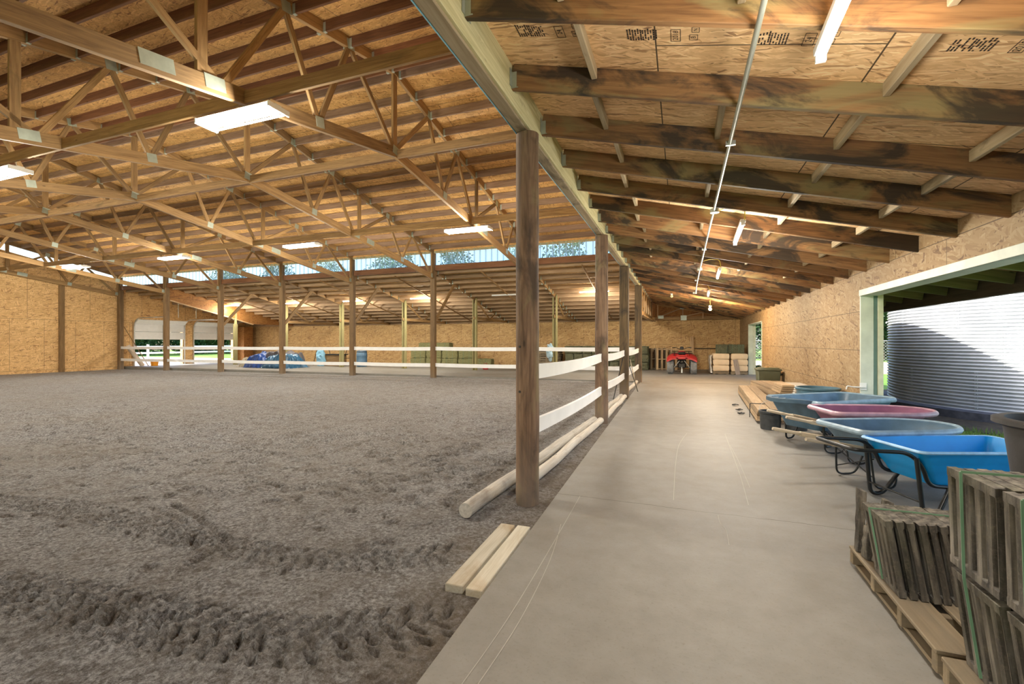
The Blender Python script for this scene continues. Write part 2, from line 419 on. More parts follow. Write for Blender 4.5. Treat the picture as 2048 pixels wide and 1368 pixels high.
def bar(name, p0, p1, w, h, mat, parent=None, up=(0, 0, 1), bev=0.004, osbuv=False, axis_z=False):
    """one straight board or rod of timber: w across, h upwards, its length along its own x"""
    m, L = frame_to(p0, p1, up)
    key = (round(L, 3), round(w, 4), round(h, 4), mat.name, bev)
    me = _bar_cache.get(key)
    if me is None:
        bm = bmesh.new(); bm_box(bm, (L / 2, 0, 0), (L, w, h), None, bev)
        me = fin(bm, name); me.materials.append(mat); _bar_cache[key] = me
    return link(name, me, None, parent, mw=m)
def bm_tube(bm, pts, r, seg=10, closed=False, caps=True, radii=None):
    pts = [Vector(p) for p in pts]; n = len(pts); rings = []
    prev = None
    for i, p in enumerate(pts):
        a = pts[(i - 1) % n] if (closed or i > 0) else p
        b = pts[(i + 1) % n] if (closed or i < n - 1) else p
        t = (b - a).normalized()
        if prev is None:
            u = Vector((0, 0, 1)) if abs(t.z) < 0.9 else Vector((1, 0, 0))
            x = t.cross(u).normalized()
        else: x = (prev - t * prev.dot(t)).normalized()
        prev = x; y = t.cross(x)
        rr = radii[i] if radii else r
        rings.append([bm.verts.new(p + (x * math.cos(k * 2 * PI / seg) + y * math.sin(k * 2 * PI / seg)) * rr) for k in range(seg)])
    m = n if closed else n - 1
    for i in range(m):
        A, B = rings[i], rings[(i + 1) % n]
        for k in range(seg): bm.faces.new((A[k], A[(k + 1) % seg], B[(k + 1) % seg], B[k]))
    if caps and not closed:
        bm.faces.new(rings[0]); bm.faces.new(list(reversed(rings[-1])))
def smooth_path(pts, n=6):
    pts = [Vector(p) for p in pts]; out = []
    for i in range(len(pts) - 1):
        p0 = pts[max(i - 1, 0)]; p1 = pts[i]; p2 = pts[i + 1]; p3 = pts[min(i + 2, len(pts) - 1)]
        for k in range(n):
            t = k / n
            out.append(0.5 * ((2 * p1) + (p2 - p0) * t + (2 * p0 - 5 * p1 + 4 * p2 - p3) * t * t + (3 * p1 - p0 - 3 * p2 + p3) * t ** 3))
    out.append(pts[-1]); return out
def round_path(pts, r=0.05, n=5):
    """polyline with rounded corners"""
    pts = [Vector(p) for p in pts]; out = [pts[0]]
    for i in range(1, len(pts) - 1):
        a, b, c = pts[i - 1], pts[i], pts[i + 1]
        d1 = min(r, (a - b).length * 0.45); d2 = min(r, (c - b).length * 0.45)
        s = b + (a - b).normalized() * d1; e = b + (c - b).normalized() * d2
        for k in range(n + 1):
            t = k / n
            out.append(s * (1 - t) ** 2 + b * 2 * t * (1 - t) + e * t * t)
    out.append(pts[-1]); return out
def tube(name, pts, r, mat, parent=None, seg=10, closed=False, radii=None):
    """pts are in the parent's own frame when there is one"""
    bm = bmesh.new(); bm_tube(bm, pts, r, seg, closed, True, radii)
    me = fin(bm, name, angle=0.9); me.materials.append(mat)
    return link(name, me, None, parent, mw=(world_of(parent) if parent is not None else Matrix.Identity(4)))
def bm_lathe(bm, prof, seg=32, center=(0, 0, 0), jit=None):
    rings = []
    for i, (r, z) in enumerate(prof):
        if r < 1e-5: rings.append([bm.verts.new((center[0], center[1], center[2] + z))])
        else:
            rings.append([bm.verts.new((center[0] + r * (1 + (jit(k, i) if jit else 0)) * math.cos(k * 2 * PI / seg), center[1] + r * (1 + (jit(k, i) if jit else 0)) * math.sin(k * 2 * PI / seg), center[2] + z)) for k in range(seg)])
    for A, B in zip(rings, rings[1:]):
        if len(A) == 1 and len(B) == 1: continue
        for k in range(seg):
            a, b = A[k % len(A)], A[(k + 1) % len(A)]; c, d = B[(k + 1) % len(B)], B[k % len(B)]
            bm.faces.new([v for v in ((a, b, c, d) if len(A) > 1 and len(B) > 1 else ((a, c, d) if len(A) == 1 else (a, b, d)))])
def obj(name, bm, mat, parent=None, local=True, angle=0.7, kind=None, label=None):
    me = fin(bm, name, angle=angle) if angle is not None else fin(bm, name)
    me.materials.append(mat)
    w = world_of(parent) if (parent is not None and local) else Matrix.Identity(4)
    return link(name, me, None, parent, mw=w, kind=kind, label=label)
ORD = ['first', 'second', 'third', 'fourth', 'fifth', 'sixth', 'seventh', 'eighth', 'ninth', 'tenth', 'eleventh', 'twelfth', 'thirteenth', 'fourteenth', 'fifteenth', 'sixteenth', 'seventeenth', 'eighteenth', 'nineteenth', 'twentieth',
       'twenty-first', 'twenty-second', 'twenty-third', 'twenty-fourth', 'twenty-fifth', 'twenty-sixth', 'twenty-seventh', 'twenty-eighth', 'twenty-ninth', 'thirtieth', 'thirty-first', 'thirty-second', 'thirty-third', 'thirty-fourth', 'thirty-fifth', 'thirty-sixth', 'thirty-seventh', 'thirty-eighth', 'thirty-ninth', 'fortieth']

def poly_slab(name, pts, thick, mat, kind='structure', ax=None, parent=None):
    """a planar sheet of OSB, concrete or earth with thickness; ax = (origin, u, v) of its UV map in metres"""
    pts = [Vector(p) for p in pts]
    n = (pts[1] - pts[0]).cross(pts[2] - pts[0]).normalized()
    k = len(pts)
    vs = pts + [p + n * thick for p in pts]
    fs = [list(range(k - 1, -1, -1)), list(range(k, 2 * k))] + [[i, (i + 1) % k, k + (i + 1) % k, k + i] for i in range(k)]
    if ax:
        o, u, v = Vector(ax[0]), Vector(ax[1]), Vector(ax[2])
        me = mesh_from(name, vs, fs, uvs=lambda co, nn: ((co - o).dot(u), (co - o).dot(v)))
    else: me = mesh_from(name, vs, fs)
    return link(name, me, mat, parent, kind=kind)

# ================================================================ STRUCTURE
# ---- sand of the arena, with tyre tracks and hoof prints pressed into it
def vnoise(x, y, seed=0):
    xi = np.floor(x).astype(np.int64); yi = np.floor(y).astype(np.int64)
    xf = x - xi; yf = y - yi
    def h(a, b):
        n = (a * 374761393 + b * 668265263 + seed * 974711) & 0x7fffffff
        n = ((n ^ (n >> 13)) * 1274126177) & 0x7fffffff
        return ((n ^ (n >> 16)) & 0xffff) / 65535.0
    u = xf * xf * (3 - 2 * xf); v = yf * yf * (3 - 2 * yf)
    return (h(xi, yi) * (1 - u) + h(xi + 1, yi) * u) * (1 - v) + (h(xi, yi + 1) * (1 - u) + h(xi + 1, yi + 1) * u) * v
def fbm(x, y, o=4, seed=0):
    s = 0; a = 0.5; f = 1.0
    for i in range(o): s = s + a * vnoise(x * f, y * f, seed + i * 7); a *= 0.5; f *= 2.03
    return s
def axis_steps(a, b, near, d0, growth):
    """coordinates from a to b whose spacing grows with the distance from `near`"""
    out = [near]
    while out[-1] < b: out.append(out[-1] + d0 + growth * abs(out[-1] - near))
    lo = [near]
    while lo[-1] > a: lo.append(lo[-1] - d0 - growth * abs(lo[-1] - near))
    r = sorted(set(lo[1:] + out)); r[0] = a; r[-1] = b
    return np.array(r)
def build_sand():
    xs = axis_steps(END_X, -0.97, -1.4, 0.013, 0.0085)
    ys = axis_steps(-9.0, 16.1, 1.9, 0.0125, 0.0085)
    X, Y = np.meshgrid(xs, ys)
    Z = -0.03 + 0.004 * X
    rough = np.clip(1.25 - (Y - 1.5) / 7.0, 0.25, 1.0)
    Z += (fbm(X * 1.3, Y * 1.3, 3, 1) - 0.45) * 0.05 * rough
    Z += (fbm(X * 6, Y * 6, 4, 11) - 0.45) * 0.018 * rough
    Z += (fbm(X * 26, Y * 26, 3, 21) - 0.45) * 0.014 * rough
    rng = random.Random(3)
    def dig(cx, cy, rx, ry, ang, dep):
        R = max(rx, ry) * 2.2
        j0, j1 = np.searchsorted(xs, [cx - R, cx + R]); i0, i1 = np.searchsorted(ys, [cy - R, cy + R])
        if j1 <= j0 or i1 <= i0: return
        x = X[i0:i1, j0:j1] - cx; y = Y[i0:i1, j0:j1] - cy
        c, s = math.cos(ang), math.sin(ang)
        u = (x * c + y * s) / rx; v = (-x * s + y * c) / ry
        q = u * u + v * v
        Z[i0:i1, j0:j1] += -dep * np.exp(-q * 1.6) + dep * 0.28 * np.exp(-(np.sqrt(q) - 1.35) ** 2 * 7)
    for i in range(1500):                                   # hoof prints, thickest in a band across the arena
        cx = rng.uniform(-14, -1.8); cy = rng.gauss(4.7, 0.9) if i % 6 else rng.uniform(1.2, 9)
        dig(cx, cy, rng.uniform(0.04, 0.09), rng.uniform(0.03, 0.06), rng.uniform(0, PI), rng.uniform(0.02, 0.05))
    def track(pix, width=0.24, pitch=0.085, dep=0.045, cut=0.0):
        pts = smooth_path([gp(*p) for p in pix], 8)
        L = 0.0; nxt = 0.0
        for a, b in zip(pts, pts[1:]):
            d = (b - a); l = d.length; d.normalize(); ang = math.atan2(d.y, d.x)
            nrm = Vector((-d.y, d.x, 0))
            while nxt < L + l:
                p = a + d * (nxt - L)
                for s in (-1, 1):
                    for q, (o, rx) in enumerate(((0.26, 0.05), (0.74, 0.042))):
                        k = p + nrm * (s * width * 0.5 * o) + d * (0.5 * pitch * (s > 0) + q * 0.02)
                        if rng.random() > cut: dig(k.x, k.y, rx * width / 0.24, pitch * 0.17, ang + s * 0.95, dep * rng.uniform(0.5, 1.0))
                nxt += pitch
            L += l
    track([(-60, 985), (120, 1000), (300, 1045), (480, 1088), (640, 1108), (780, 1108), (880, 1100)], 0.28, 0.10, 0.055)
    track([(-60, 1150), (100, 1180), (300, 1225), (450, 1255), (620, 1268), (800, 1240), (905, 1218)], 0.36, 0.115, 0.07)
    track([(-60, 905), (150, 903), (400, 893), (640, 872), (820, 845), (960, 800)], 0.2, 0.12, 0.045)
    track([(380, 975), (600, 965), (850, 945), (1000, 920)], 0.2, 0.09, 0.04, 0.2)
    track([(1010, 1200), (900, 1270), (820, 1330), (760, 1368)], 0.3, 0.09, 0.02, 0.4)
    for pix in ([(345, 1000), (385, 1020), (430, 1052), (462, 1090)], [(300, 1005), (370, 1035)], [(385, 1060), (378, 1080)]):
        pts = smooth_path([gp(*p) for p in pix], 12)
        for p in pts: dig(p.x, p.y, 0.035, 0.035, 0, 0.028)
    for cxy, r in (((-5.2, 9.5), 3.6), ((-5.0, 9.3), 3.75), ((-5.4, 9.6), 2.9)):     # faint turning circles
        for k in range(160):
            a = -1.9 + k * 0.021
            dig(cxy[0] + r * math.cos(a), cxy[1] + r * math.sin(a), 0.07, 0.05, a, 0.018)
    # keep the sand just under the slab edge
    Z = np.where(X > -1.3, np.minimum(Z, -0.035 + (fbm(X * 9, Y * 9, 2, 5) - 0.45) * 0.02), Z)
    ny, nx = X.shape
    co = np.stack([X, Y, Z], -1).reshape(-1, 3).astype(np.float32)
    idx = np.arange(nx * ny).reshape(ny, nx)
    q = np.stack([idx[:-1, :-1], idx[:-1, 1:], idx[1:, 1:], idx[1:, :-1]], -1).reshape(-1, 4).astype(np.int32)
    me = bpy.data.meshes.new('sand'); me.vertices.add(len(co)); me.vertices.foreach_set('co', co.ravel())
    me.loops.add(q.size); me.loops.foreach_set('vertex_index', q.ravel())
    me.polygons.add(len(q)); me.polygons.foreach_set('loop_start', np.arange(0, q.size, 4, dtype=np.int32)); me.polygons.foreach_set('loop_total', np.full(len(q), 4, dtype=np.int32))
    me.update(calc_edges=True); me.shade_smooth()
    link('floor_sand', me, M['sand'], kind='structure')
build_sand()

# ---- concrete
def edge_x(y): return -0.985 - 0.0215 * (y - 1.8)
poly_slab('floor', [(edge_x(-9), -9, 0), (WALL_X + 0.75, -9, 0), (WALL_X + 0.75, 16.1, 0), (edge_x(16.1), 16.1, 0)], -0.12, M['concrete'])
poly_slab('floor', [(END_X, 16.15, 0.0), (WALL_X + 0.75, 16.15, 0.0), (WALL_X + 0.75, BACK_Y + 0.2, 0.0), (END_X, BACK_Y + 0.2, 0.0)], -0.14, M['concrete'])
poly_slab('ground', [(-90, -60, -0.16), (70, -60, -0.16), (70, 110, -0.16), (-90, 110, -0.16)], -0.2, M['lawn'])
poly_slab('ground_yard', [(-60, 2, -0.13), (END_X - 0.3, 2, -0.13), (END_X - 0.3, 30, -0.13), (-60, 30, -0.13)], -0.02, M['dirt'])

# ---- OSB walls
T = 0.2
def wall_box(name, y0, y1, z0, z1, mat=None):
    """a length of the aisle's side wall, facing -x"""
    poly_slab(name, [(WALL_X, y0, z0), (WALL_X, y0, z1), (WALL_X, y1, z1), (WALL_X, y1, z0)], -T, mat or M['osb_wall'], ax=((WALL_X, 8.57, 0), (0, 1, 0), (0, 0, 1)))
DOORY = (3.5, 8.57); DOOR2Y = (17.85, 21.2); DZ = 2.10
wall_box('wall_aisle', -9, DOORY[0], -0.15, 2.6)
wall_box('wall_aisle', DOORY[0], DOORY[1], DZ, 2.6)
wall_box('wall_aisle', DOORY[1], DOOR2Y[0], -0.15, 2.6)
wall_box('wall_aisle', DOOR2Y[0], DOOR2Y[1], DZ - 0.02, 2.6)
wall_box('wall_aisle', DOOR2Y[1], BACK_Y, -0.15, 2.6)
poly_slab('wall_back', [(END_X, BACK_Y, -0.15), (WALL_X + T, BACK_Y, -0.15), (WALL_X + T, BACK_Y, 2.62), (END_X, BACK_Y, 2.62)], -T, M['osb_back'], ax=((0, BACK_Y, 0), (1, 0, 0), (0, 0, 1)))
# end wall: solid beside the arena, two garage doorways beside the back shed
GD = [(16.7, 19.35), (20.05, 22.75)]; GDZ = 2.42
def end_piece(pts): poly_slab('wall_end', [(END_X, y, z) for y, z in pts], T, M['osb_end'], ax=((END_X, 0, 0), (0, 1, 0), (0, 0, 1)))
end_piece([(-9, -0.2), (-9, 2.6), (-0.7, 4.2), (-0.7, 4.55), (RIDGE_Y, 6.35), (EAVE_Y, 4.6), (EAVE_Y, -0.2)][::-1][::-1])
end_piece([(EAVE_Y, -0.2), (EAVE_Y, 4.33), (GD[0][0], 4.19), (GD[0][0], -0.2)])
end_piece([(GD[0][0], GDZ), (GD[0][0], 4.19), (BACK_Y, 2.62), (BACK_Y, GDZ)])
end_piece([(GD[0][1], -0.2), (GD[0][1], GDZ), (GD[1][0], GDZ), (GD[1][0], -0.2)])
end_piece([(GD[1][1], -0.2), (GD[1][1], GDZ), (BACK_Y, GDZ), (BACK_Y, -0.2)])
# unseen gable added above the aisle header to block light, and the glowing strip of sheet along the rake of the far gable
poly_slab('wall_added_gable', [(-1.42, EAVE_Y, 3.5), (-1.42, EAVE_Y, 5.05), (-1.42, RIDGE_Y, 6.8), (-1.42, -0.7, 5.05), (-1.42, -0.7, 3.5)], 0.03, M['osb_roof'], ax=((-1.42, 0, 0), (0, 1, 0), (0, 0, 1)))
for sgn in (1, -1):
    ye = EAVE_Y if sgn > 0 else 2 * RIDGE_Y - EAVE_Y
    poly_slab('window_rake', [(END_X - 0.03, ye, 4.6), (END_X - 0.03, ye, 4.98), (END_X - 0.03, RIDGE_Y, 6.73), (END_X - 0.03, RIDGE_Y, 6.35)], 0.01 * sgn, M['sheet'])

# ---- roof sheets (OSB seen from below)
def roof(name, y0, z0, y1, z1, x0, x1, mat, thick=0.03):
    L = math.hypot(y1 - y0, z1 - z0); v = Vector((0, (y1 - y0) / L, (z1 - z0) / L))
    pts = [(x0, y0, z0), (x1, y0, z0), (x1, y1, z1), (x0, y1, z1)]
    n = (Vector(pts[1]) - Vector(pts[0])).cross(Vector(pts[2]) - Vector(pts[0]))
    poly_slab(name, pts, thick if n.z > 0 else -thick, mat, ax=((x0, y0, z0), (1, 0, 0), v))
PD = 0.19
roof('ceiling_arena', RIDGE_Y, zt(RIDGE_Y) + PD, EAVE_Y + 0.45, zt(EAVE_Y + 0.45) + PD, END_X - 0.4, -1.36, M['osb_roof'])
roof('ceiling_arena', RIDGE_Y, zt(RIDGE_Y) + PD, -1.15, zt(-1.15) + PD, END_X - 0.4, -1.36, M['osb_roof'])
roof('ceiling_shed', EAVE_Y + 0.13, zs(EAVE_Y + 0.13) + PD, BACK_Y + 0.4, zs(BACK_Y + 0.4) + PD, END_X - 0.3, -1.425, M['osb_shed'])
roof('ceiling_shed', -0.72, zs(EAVE_Y) + PD, -9.2, zs(EAVE_Y + 8.5) + PD, END_X - 0.3, -1.425, M['osb_shed'])  # unseen lean-to roof behind the camera, added to keep sun off the sand
# aisle roof: falls from the header to the wall and on over the outside eave
xa, xb = -1.34, 4.27
pa = [(xa, -9.2, zr(xa) + PD), (xb, -9.2, zr(xb) + PD), (xb, BACK_Y + 0.4, zr(xb) + PD), (xa, BACK_Y + 0.4, zr(xa) + PD)]
L = math.hypot(xb - xa, zr(xb) - zr(xa))
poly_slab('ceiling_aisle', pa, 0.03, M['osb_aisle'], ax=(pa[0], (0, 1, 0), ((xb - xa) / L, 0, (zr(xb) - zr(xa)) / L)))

poly_slab('wall_added_gable', [(-1.42, EAVE_Y, 3.36), (-1.42, BACK_Y + 0.2, 2.6), (-1.42, BACK_Y + 0.2, 3.5), (-1.42, EAVE_Y, 5.05)], 0.02, M['osb_shed'], ax=((-1.42, 0, 0), (0, 1, 0), (0, 0, 1)))  # added to stop sunlight leaking between the shed and aisle roofs
poly_slab('wall_back', [(-1.45, BACK_Y + 0.02, 2.6), (WALL_X + T, BACK_Y + 0.02, 2.6), (WALL_X + T, BACK_Y + 0.02, zr(WALL_X + T) + PD), (-1.45, BACK_Y + 0.02, zr(-1.45) + PD)], -0.1, M['osb_orange'], ax=((0, BACK_Y, 0), (1, 0, 0), (0, 0, 1)))

# ---- clerestory over the back shed: sill beam and translucent sheet
for y, s in ((EAVE_Y + 0.08, 1), (-0.78, -1)):
    poly_slab('window_clerestory', [(END_X, y, 4.38), (-1.4, y, 4.38), (-1.4, y, 4.98), (END_X, y, 4.98)], -0.012 * s, M['sheet'])

# ---- door jambs and heads, pale painted timber
def jamb(name, y0, y1, z0, z1, x0, x1, mat):
    bm = bmesh.new(); bm_box(bm, ((x0 + x1) / 2, (y0 + y1) / 2, (z0 + z1) / 2), (x1 - x0, y1 - y0, z1 - z0), bev=0.004)
    return obj(name, bm, mat, kind='structure')
jamb('trim_1', DOORY[1] - 0.035, DOORY[1], 0, DZ, WALL_X - 0.02, WALL_X + 0.15, M['trim_pale'])
jamb('trim_2', DOORY[1] - 0.03, DOORY[1], 0, DZ, WALL_X + 0.15, WALL_X + 0.2, plain('dark_green_strip', (0.12, 0.2, 0.17), 0.6))  # strip in one even dark green
jamb('trim_3', DOORY[1] - 0.05, DOORY[1], 0, DZ + 0.02, WALL_X + 0.2, WALL_X + 0.27, plain('cream_trim', (0.62, 0.62, 0.45), 0.6))
jamb('trim_4', DOORY[0], DOORY[1], DZ - 0.035, DZ + 0.01, WALL_X - 0.025, WALL_X + 0.21, M['trim_pale'])
jamb('trim_5', DOORY[0], DOORY[1], DZ - 0.035, DZ + 0.06, WALL_X - 0.03, WALL_X - 0.005, M['trim_pale'])
jamb('trim_6', DOOR2Y[1] - 0.035, DOOR2Y[1], 0, DZ - 0.02, WALL_X - 0.02, WALL_X + 0.15, M['trim_pale'])
jamb('trim_7', DOOR2Y[1] - 0.03, DOOR2Y[1], 0, DZ - 0.02, WALL_X + 0.15, WALL_X + 0.26, plain('cream_trim_far', (0.6, 0.62, 0.5), 0.6))
jamb('trim_8', DOOR2Y[0], DOOR2Y[1], DZ - 0.05, DZ - 0.015, WALL_X - 0.025, WALL_X + 0.21, M['trim_pale'])
jamb('trim_9', DOOR2Y[0], DOOR2Y[0] + 0.03, 0, DZ - 0.02, WALL_X - 0.02, WALL_X + 0.2, M['trim_pale'])

# ================================================================ TIMBERS
# ---- header carrying the aisle rafters
h = thing('header_beam', (hx(8), 8, hz(8)), 'long doubled plank header on the round posts, carrying the aisle rafters', 'beam')
y0, y1 = -8.5, 16.05
for dx in (-0.026, 0.026):
    bar('beam_ply', (hx(y0) + dx - 0.012, y0, hz(y0) + 0.145), (hx(y1) + dx - 0.012, y1, hz(y1) + 0.145), 0.05, 0.29, M['header'], h)
bar('bottom_plate', (hx(y0) - 0.03, y0, hz(y0) - 0.012), (hx(y1) - 0.03, y1, hz(y1) - 0.012), 0.10, 0.022, M['block'], h)
bar('wrap_edge', (hx(y0) - 0.0845, y0, hz(y0) - 0.006), (hx(y1) - 0.0845, y1, hz(y1) - 0.006), 0.008, 0.045, M['blue_edge'], h).update({'label': 'blue wrap edge'}) if False else bar('wrap_edge', (hx(y0) - 0.0845, y0, hz(y0) - 0.006), (hx(y1) - 0.0845, y1, hz(y1) - 0.006), 0.008, 0.045, M['blue_edge'], h)

# ---- aisle rafters with hangers, and the blocking between them
yl = [2.42 + 0.806 * k for k in range(-5, 27)]
SK = 0.078
def skew(yleft, x): return yleft + SK * (x + 1.18)
rf0 = None
n_r = 0
for i, y in enumerate(yl):
    if skew(y, 2.5) > BACK_Y - 0.1: continue
    x0 = hx(y) + 0.04; x1 = 2.8
    g = 'rafters of the aisle roof'
    lab = 'stained plank rafter over the aisle, %s counted from our end' % ORD[n_r]
    if rf0 is None:
        rf0 = thing('rafter', (x0, y, zr(x0)), lab, 'rafter', g)
        bar('rafter_plank', (x0, y, zr(x0) + PD / 2), (x1, skew(y, x1), zr(x1) + PD / 2), 0.042, PD - 0.004, M['rafter'], rf0)
        bm = bmesh.new()
        bm_box(bm, (0.025, 0, 0.004), (0.055, 0.05, 0.004)); bm_box(bm, (0.02, 0.024, 0.06), (0.045, 0.003, 0.12)); bm_box(bm, (0.02, -0.024, 0.06), (0.045, 0.003, 0.12))
        bm_box(bm, (0.003, 0.042, 0.075), (0.003, 0.036, 0.13)); bm_box(bm, (0.003, -0.042, 0.075), (0.003, 0.036, 0.13))
        obj('joist_hanger', bm, M['plate'], rf0)
    else: dup(rf0, (x0, y, zr(x0)), 0, lab)
    n_r += 1
BLX = [-0.6, 0.3, 1.15, 2.0]
nb = 0
for i, y in enumerate(yl[:-1]):
    for j, bx in enumerate(BLX):
        if j == 1 and i % 2: continue
        ya, yb2 = skew(y, bx) + 0.022, skew(y + 0.806, bx) - 0.022
        if ya > 19 or ya < 0: continue
        dx = (0.02 if i % 2 else -0.02)
        z = zr(bx) + PD - 0.048
        nb += 1
        o = bar('blocking', (bx + dx, ya, z), (bx + dx, yb2, z), 0.04, 0.085, M['block'])
        tag(o, 'pale block between rafters, %s bay away, row %s header' % (ORD[max(0, i - 4)], ['beside', 'second from', 'third from', 'furthest from'][j]), 'wood block', 'blocking between the aisle rafters')

# ---- outside eave: green rafter tails and the eave beam
tail0 = None
for i, y in enumerate([3.0 + 0.806 * k for k in range(0, 22)]):
    tt = ORD[i]
    o = bar('rafter_tail', (WALL_X + T + 0.01, y, zr(WALL_X + T) + 0.06), (4.12, y + 0.10, zr(4.12) + 0.10), 0.042, 0.16, M['green_timber'])
    tag(o, 'greenish rafter tail under the outside eave, %s from the tile pallets' % tt, 'rafter', 'rafter tails over the yard')
eb = bar('eave_beam', (4.17, -3, 2.135), (4.17, 22, 2.135), 0.08, 0.27, wood('dark_eave_timber', (0.05, 0.035, 0.022), (0.12, 0.085, 0.05)))
tag(eb, 'dark eave beam outside the open doorway in front of the silo', 'beam')
for i, y in enumerate((3.2, 15.6, 21.0)):
    tag(bar('eave_post', (4.17, y, -0.16), (4.17, y, 1.99), 0.14, 0.14, M['green_post'], up=(0, 1, 0)), 'square treated post under the eave beam outside, %s from us' % ORD[i], 'post')

# ---- roof trusses
def make_truss(X, label):
    t = thing('roof_truss', (X, RIDGE_Y, 4.99), label, 'roof truss', 'scissor trusses over the arena')
    S = 8.3; ym = 2 * RIDGE_Y - EAVE_Y
    R = RIDGE_Y; w = 0.07
    bd = 0.20
    for a, b in ((R, EAVE_Y), (R, ym)):
        bar('bottom_chord', (X, a, zb(a) + bd / 2), (X, b, zb(b) + bd / 2), w, bd, M['fir'], t)
        bar('top_chord', (X, a, zt(a) + 0.09), (X, b, zt(b) + 0.09), w, 0.185, M['fir'], t)
    bot = [0, 2.0, 3.6, 6.1, 8.25]; top = [0, 1.3, 2.65, 5.25, 6.75, 8.25]
    W = [('b', 0, 't', 0), ('b', 0, 't', 1.3), ('t', 1.3, 'b', 2.0), ('b', 2.0, 't', 2.65), ('t', 2.65, 'b', 3.6), ('b', 3.85, 't', 3.85), ('b', 3.6, 't', 5.25), ('t', 5.25, 'b', 6.1), ('b', 6.1, 't', 6.75), ('t', 6.75, 'b', 8.15), ('b', 8.22, 't', 8.22)]
    bm = bmesh.new()
    for sg in (1, -1):
        def N(k, s):
            y = R + sg * s
            return Vector((X, y, (zb(y) + 0.12) if k == 'b' else (zt(y) + 0.05)))
        for k1, s1, k2, s2 in W:
            if s1 == 0 and s2 == 0 and sg < 0: continue
            ww, hh = (0.05, 0.09)
            a, b = N(k1, s1), N(k2, s2)
            if s1 == s2: hh = 0.13 if s1 < 8 else 0.16
            bar('web', a, b, ww, hh, M['fir'], t, up=(0, 1, 0) if s1 == s2 else (0, 0, 1))
        for s, k in [(0, 'b')] * (sg > 0) + [(2.0, 'b'), (3.7, 'b'), (4.35, 'b'), (6.1, 'b'), (1.3, 't'), (2.65, 't'), (5.25, 't'), (6.75, 't'), (8.15, 'b')]:
            y = R + sg * s; z = (zb(y) + 0.13 if k == 'b' else zt(y) + 0.06)
            sl = (-0.14 if sg > 0 else 0.175) if k == 'b' else -0.21 * sg
            m = Matrix.Translation((X, y, z)) @ Matrix.Rotation(math.atan(sl), 4, 'X')
            for e in (-1, 1): bm_box(bm, (e * 0.037, 0, 0), (0.004, 0.36 if s == 4.35 else (0.26 if s in (3.7,) else 0.17), 0.16), m)
    for f in ():
        pass
    me = fin(bm, 'gusset_plate'); me.materials.append(M['plate'])
    # each plate pair is a part: split the mesh into its pairs
    return t, me
def split_pairs(me, t, X):
    """one gusset plate part for each pair of plates on the two faces of the truss"""
    vs = [v.co.copy() for v in me.vertices]; k = 0
    groups = {}
    for i in range(0, len(vs), 8):
        c = sum((vs[i + j] for j in range(8)), Vector()) / 8
        groups.setdefault((round(c.y, 2), round(c.z, 2)), []).append(i)
    for key, ids in groups.items():
        V = []; F = []
        for i in ids:
            b = len(V); V += vs[i:i + 8]
            for p in me.polygons:
                if i <= p.vertices[0] < i + 8: F.append([q - i + b for q in p.vertices])
        link('gusset_plate', mesh_from('gusset_plate', V, F), M['plate'], t, mw=Matrix.Identity(4))
tr0, pm = make_truss(BAYX[1], 'timber scissor truss of the arena roof, first from the aisle')
split_pairs(pm, tr0, BAYX[1])
for k in range(2, 8):
    dup(tr0, (BAYX[k] + (0.16 if k == 7 else 0), RIDGE_Y, 4.99), 0, 'timber scissor truss of the arena roof, %s from the aisle' % (ORD[k - 1] if k < 7 else 'last, against the end wall'))

# ---- bracing boards that tie the bottom chords together
for nm, y in (('under the ridge', RIDGE_Y + 0.06), ('on the lamp line nearest us', 4.30), ('on the lamp line furthest from us', 11.05)):
    for k in range(0, 7):
        if k == 0: a, b = -1.45, BAYX[1] + 0.04
        else: a, b = BAYX[k] - 0.04, BAYX[k + 1] + (0.2 if k == 6 else 0.04)
        o = bar('bracing_board', (a, y, zb(y) + 0.085), (b, y, zb(y) + 0.085), 0.04, 0.17, M['fir'])
        tag(o, 'long bracing board %s, %s bay from the aisle' % (nm, ORD[k]), 'bracing board', 'bracing boards between the trusses')

# ---- purlins: arena roof both slopes, back shed
_bm = bmesh.new()
for _s in (-1, 1): bm_box(_bm, (0, _s * 0.0225, -0.02), (0.05, 0.003, 0.15))
bm_box(_bm, (0, 0, -0.092), (0.05, 0.048, 0.003))
hanger_me = fin(_bm, 'joist_hanger'); hanger_me.materials.append(M['plate'])
def purlin_rows(rows, zf, word, group, mats):
    for k in range(0, 7):
        a = (-1.46 if k == 0 else BAYX[k] - 0.037); b = BAYX[k + 1] + 0.037 + (0.16 if k == 6 else 0)
        for i, y in enumerate(rows):
            z = zf(y) + PD / 2 - 0.006
            o = bar('purlin', (a, y, z), (b, y, z), 0.04, PD - 0.016, mats)
            tag(o, '%s, %s row, %s bay from aisle' % (word, ORD[i], ORD[k]), 'purlin', group)
            if k < 3 and group.startswith('purlins of the'):
                L = a - b
                for e in (0.0, L):
                    if k == 0 and e == 0.0: continue
                    w = world_of(o)
                    link('joist_hanger', hanger_me, None, o, mw=w @ Matrix.Translation((e + (0.026 if e == 0.0 else -0.026), 0, 0)))
rows_far = [RIDGE_Y + 0.12 + 0.6 * i for i in range(14)]
rows_near = [RIDGE_Y - 0.12 - 0.6 * i for i in range(12)]
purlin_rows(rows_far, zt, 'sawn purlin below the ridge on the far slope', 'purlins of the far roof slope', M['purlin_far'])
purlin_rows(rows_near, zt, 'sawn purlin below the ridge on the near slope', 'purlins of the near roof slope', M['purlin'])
PS = wood('shed_purlin', (0.24, 0.15, 0.085), (0.42, 0.28, 0.16), bump=0.1)
purlin_rows([EAVE_Y + 0.3 + 0.61 * i for i in range(14)], zs, 'pale purlin behind the clerestory', 'purlins of the back shed roof', PS)

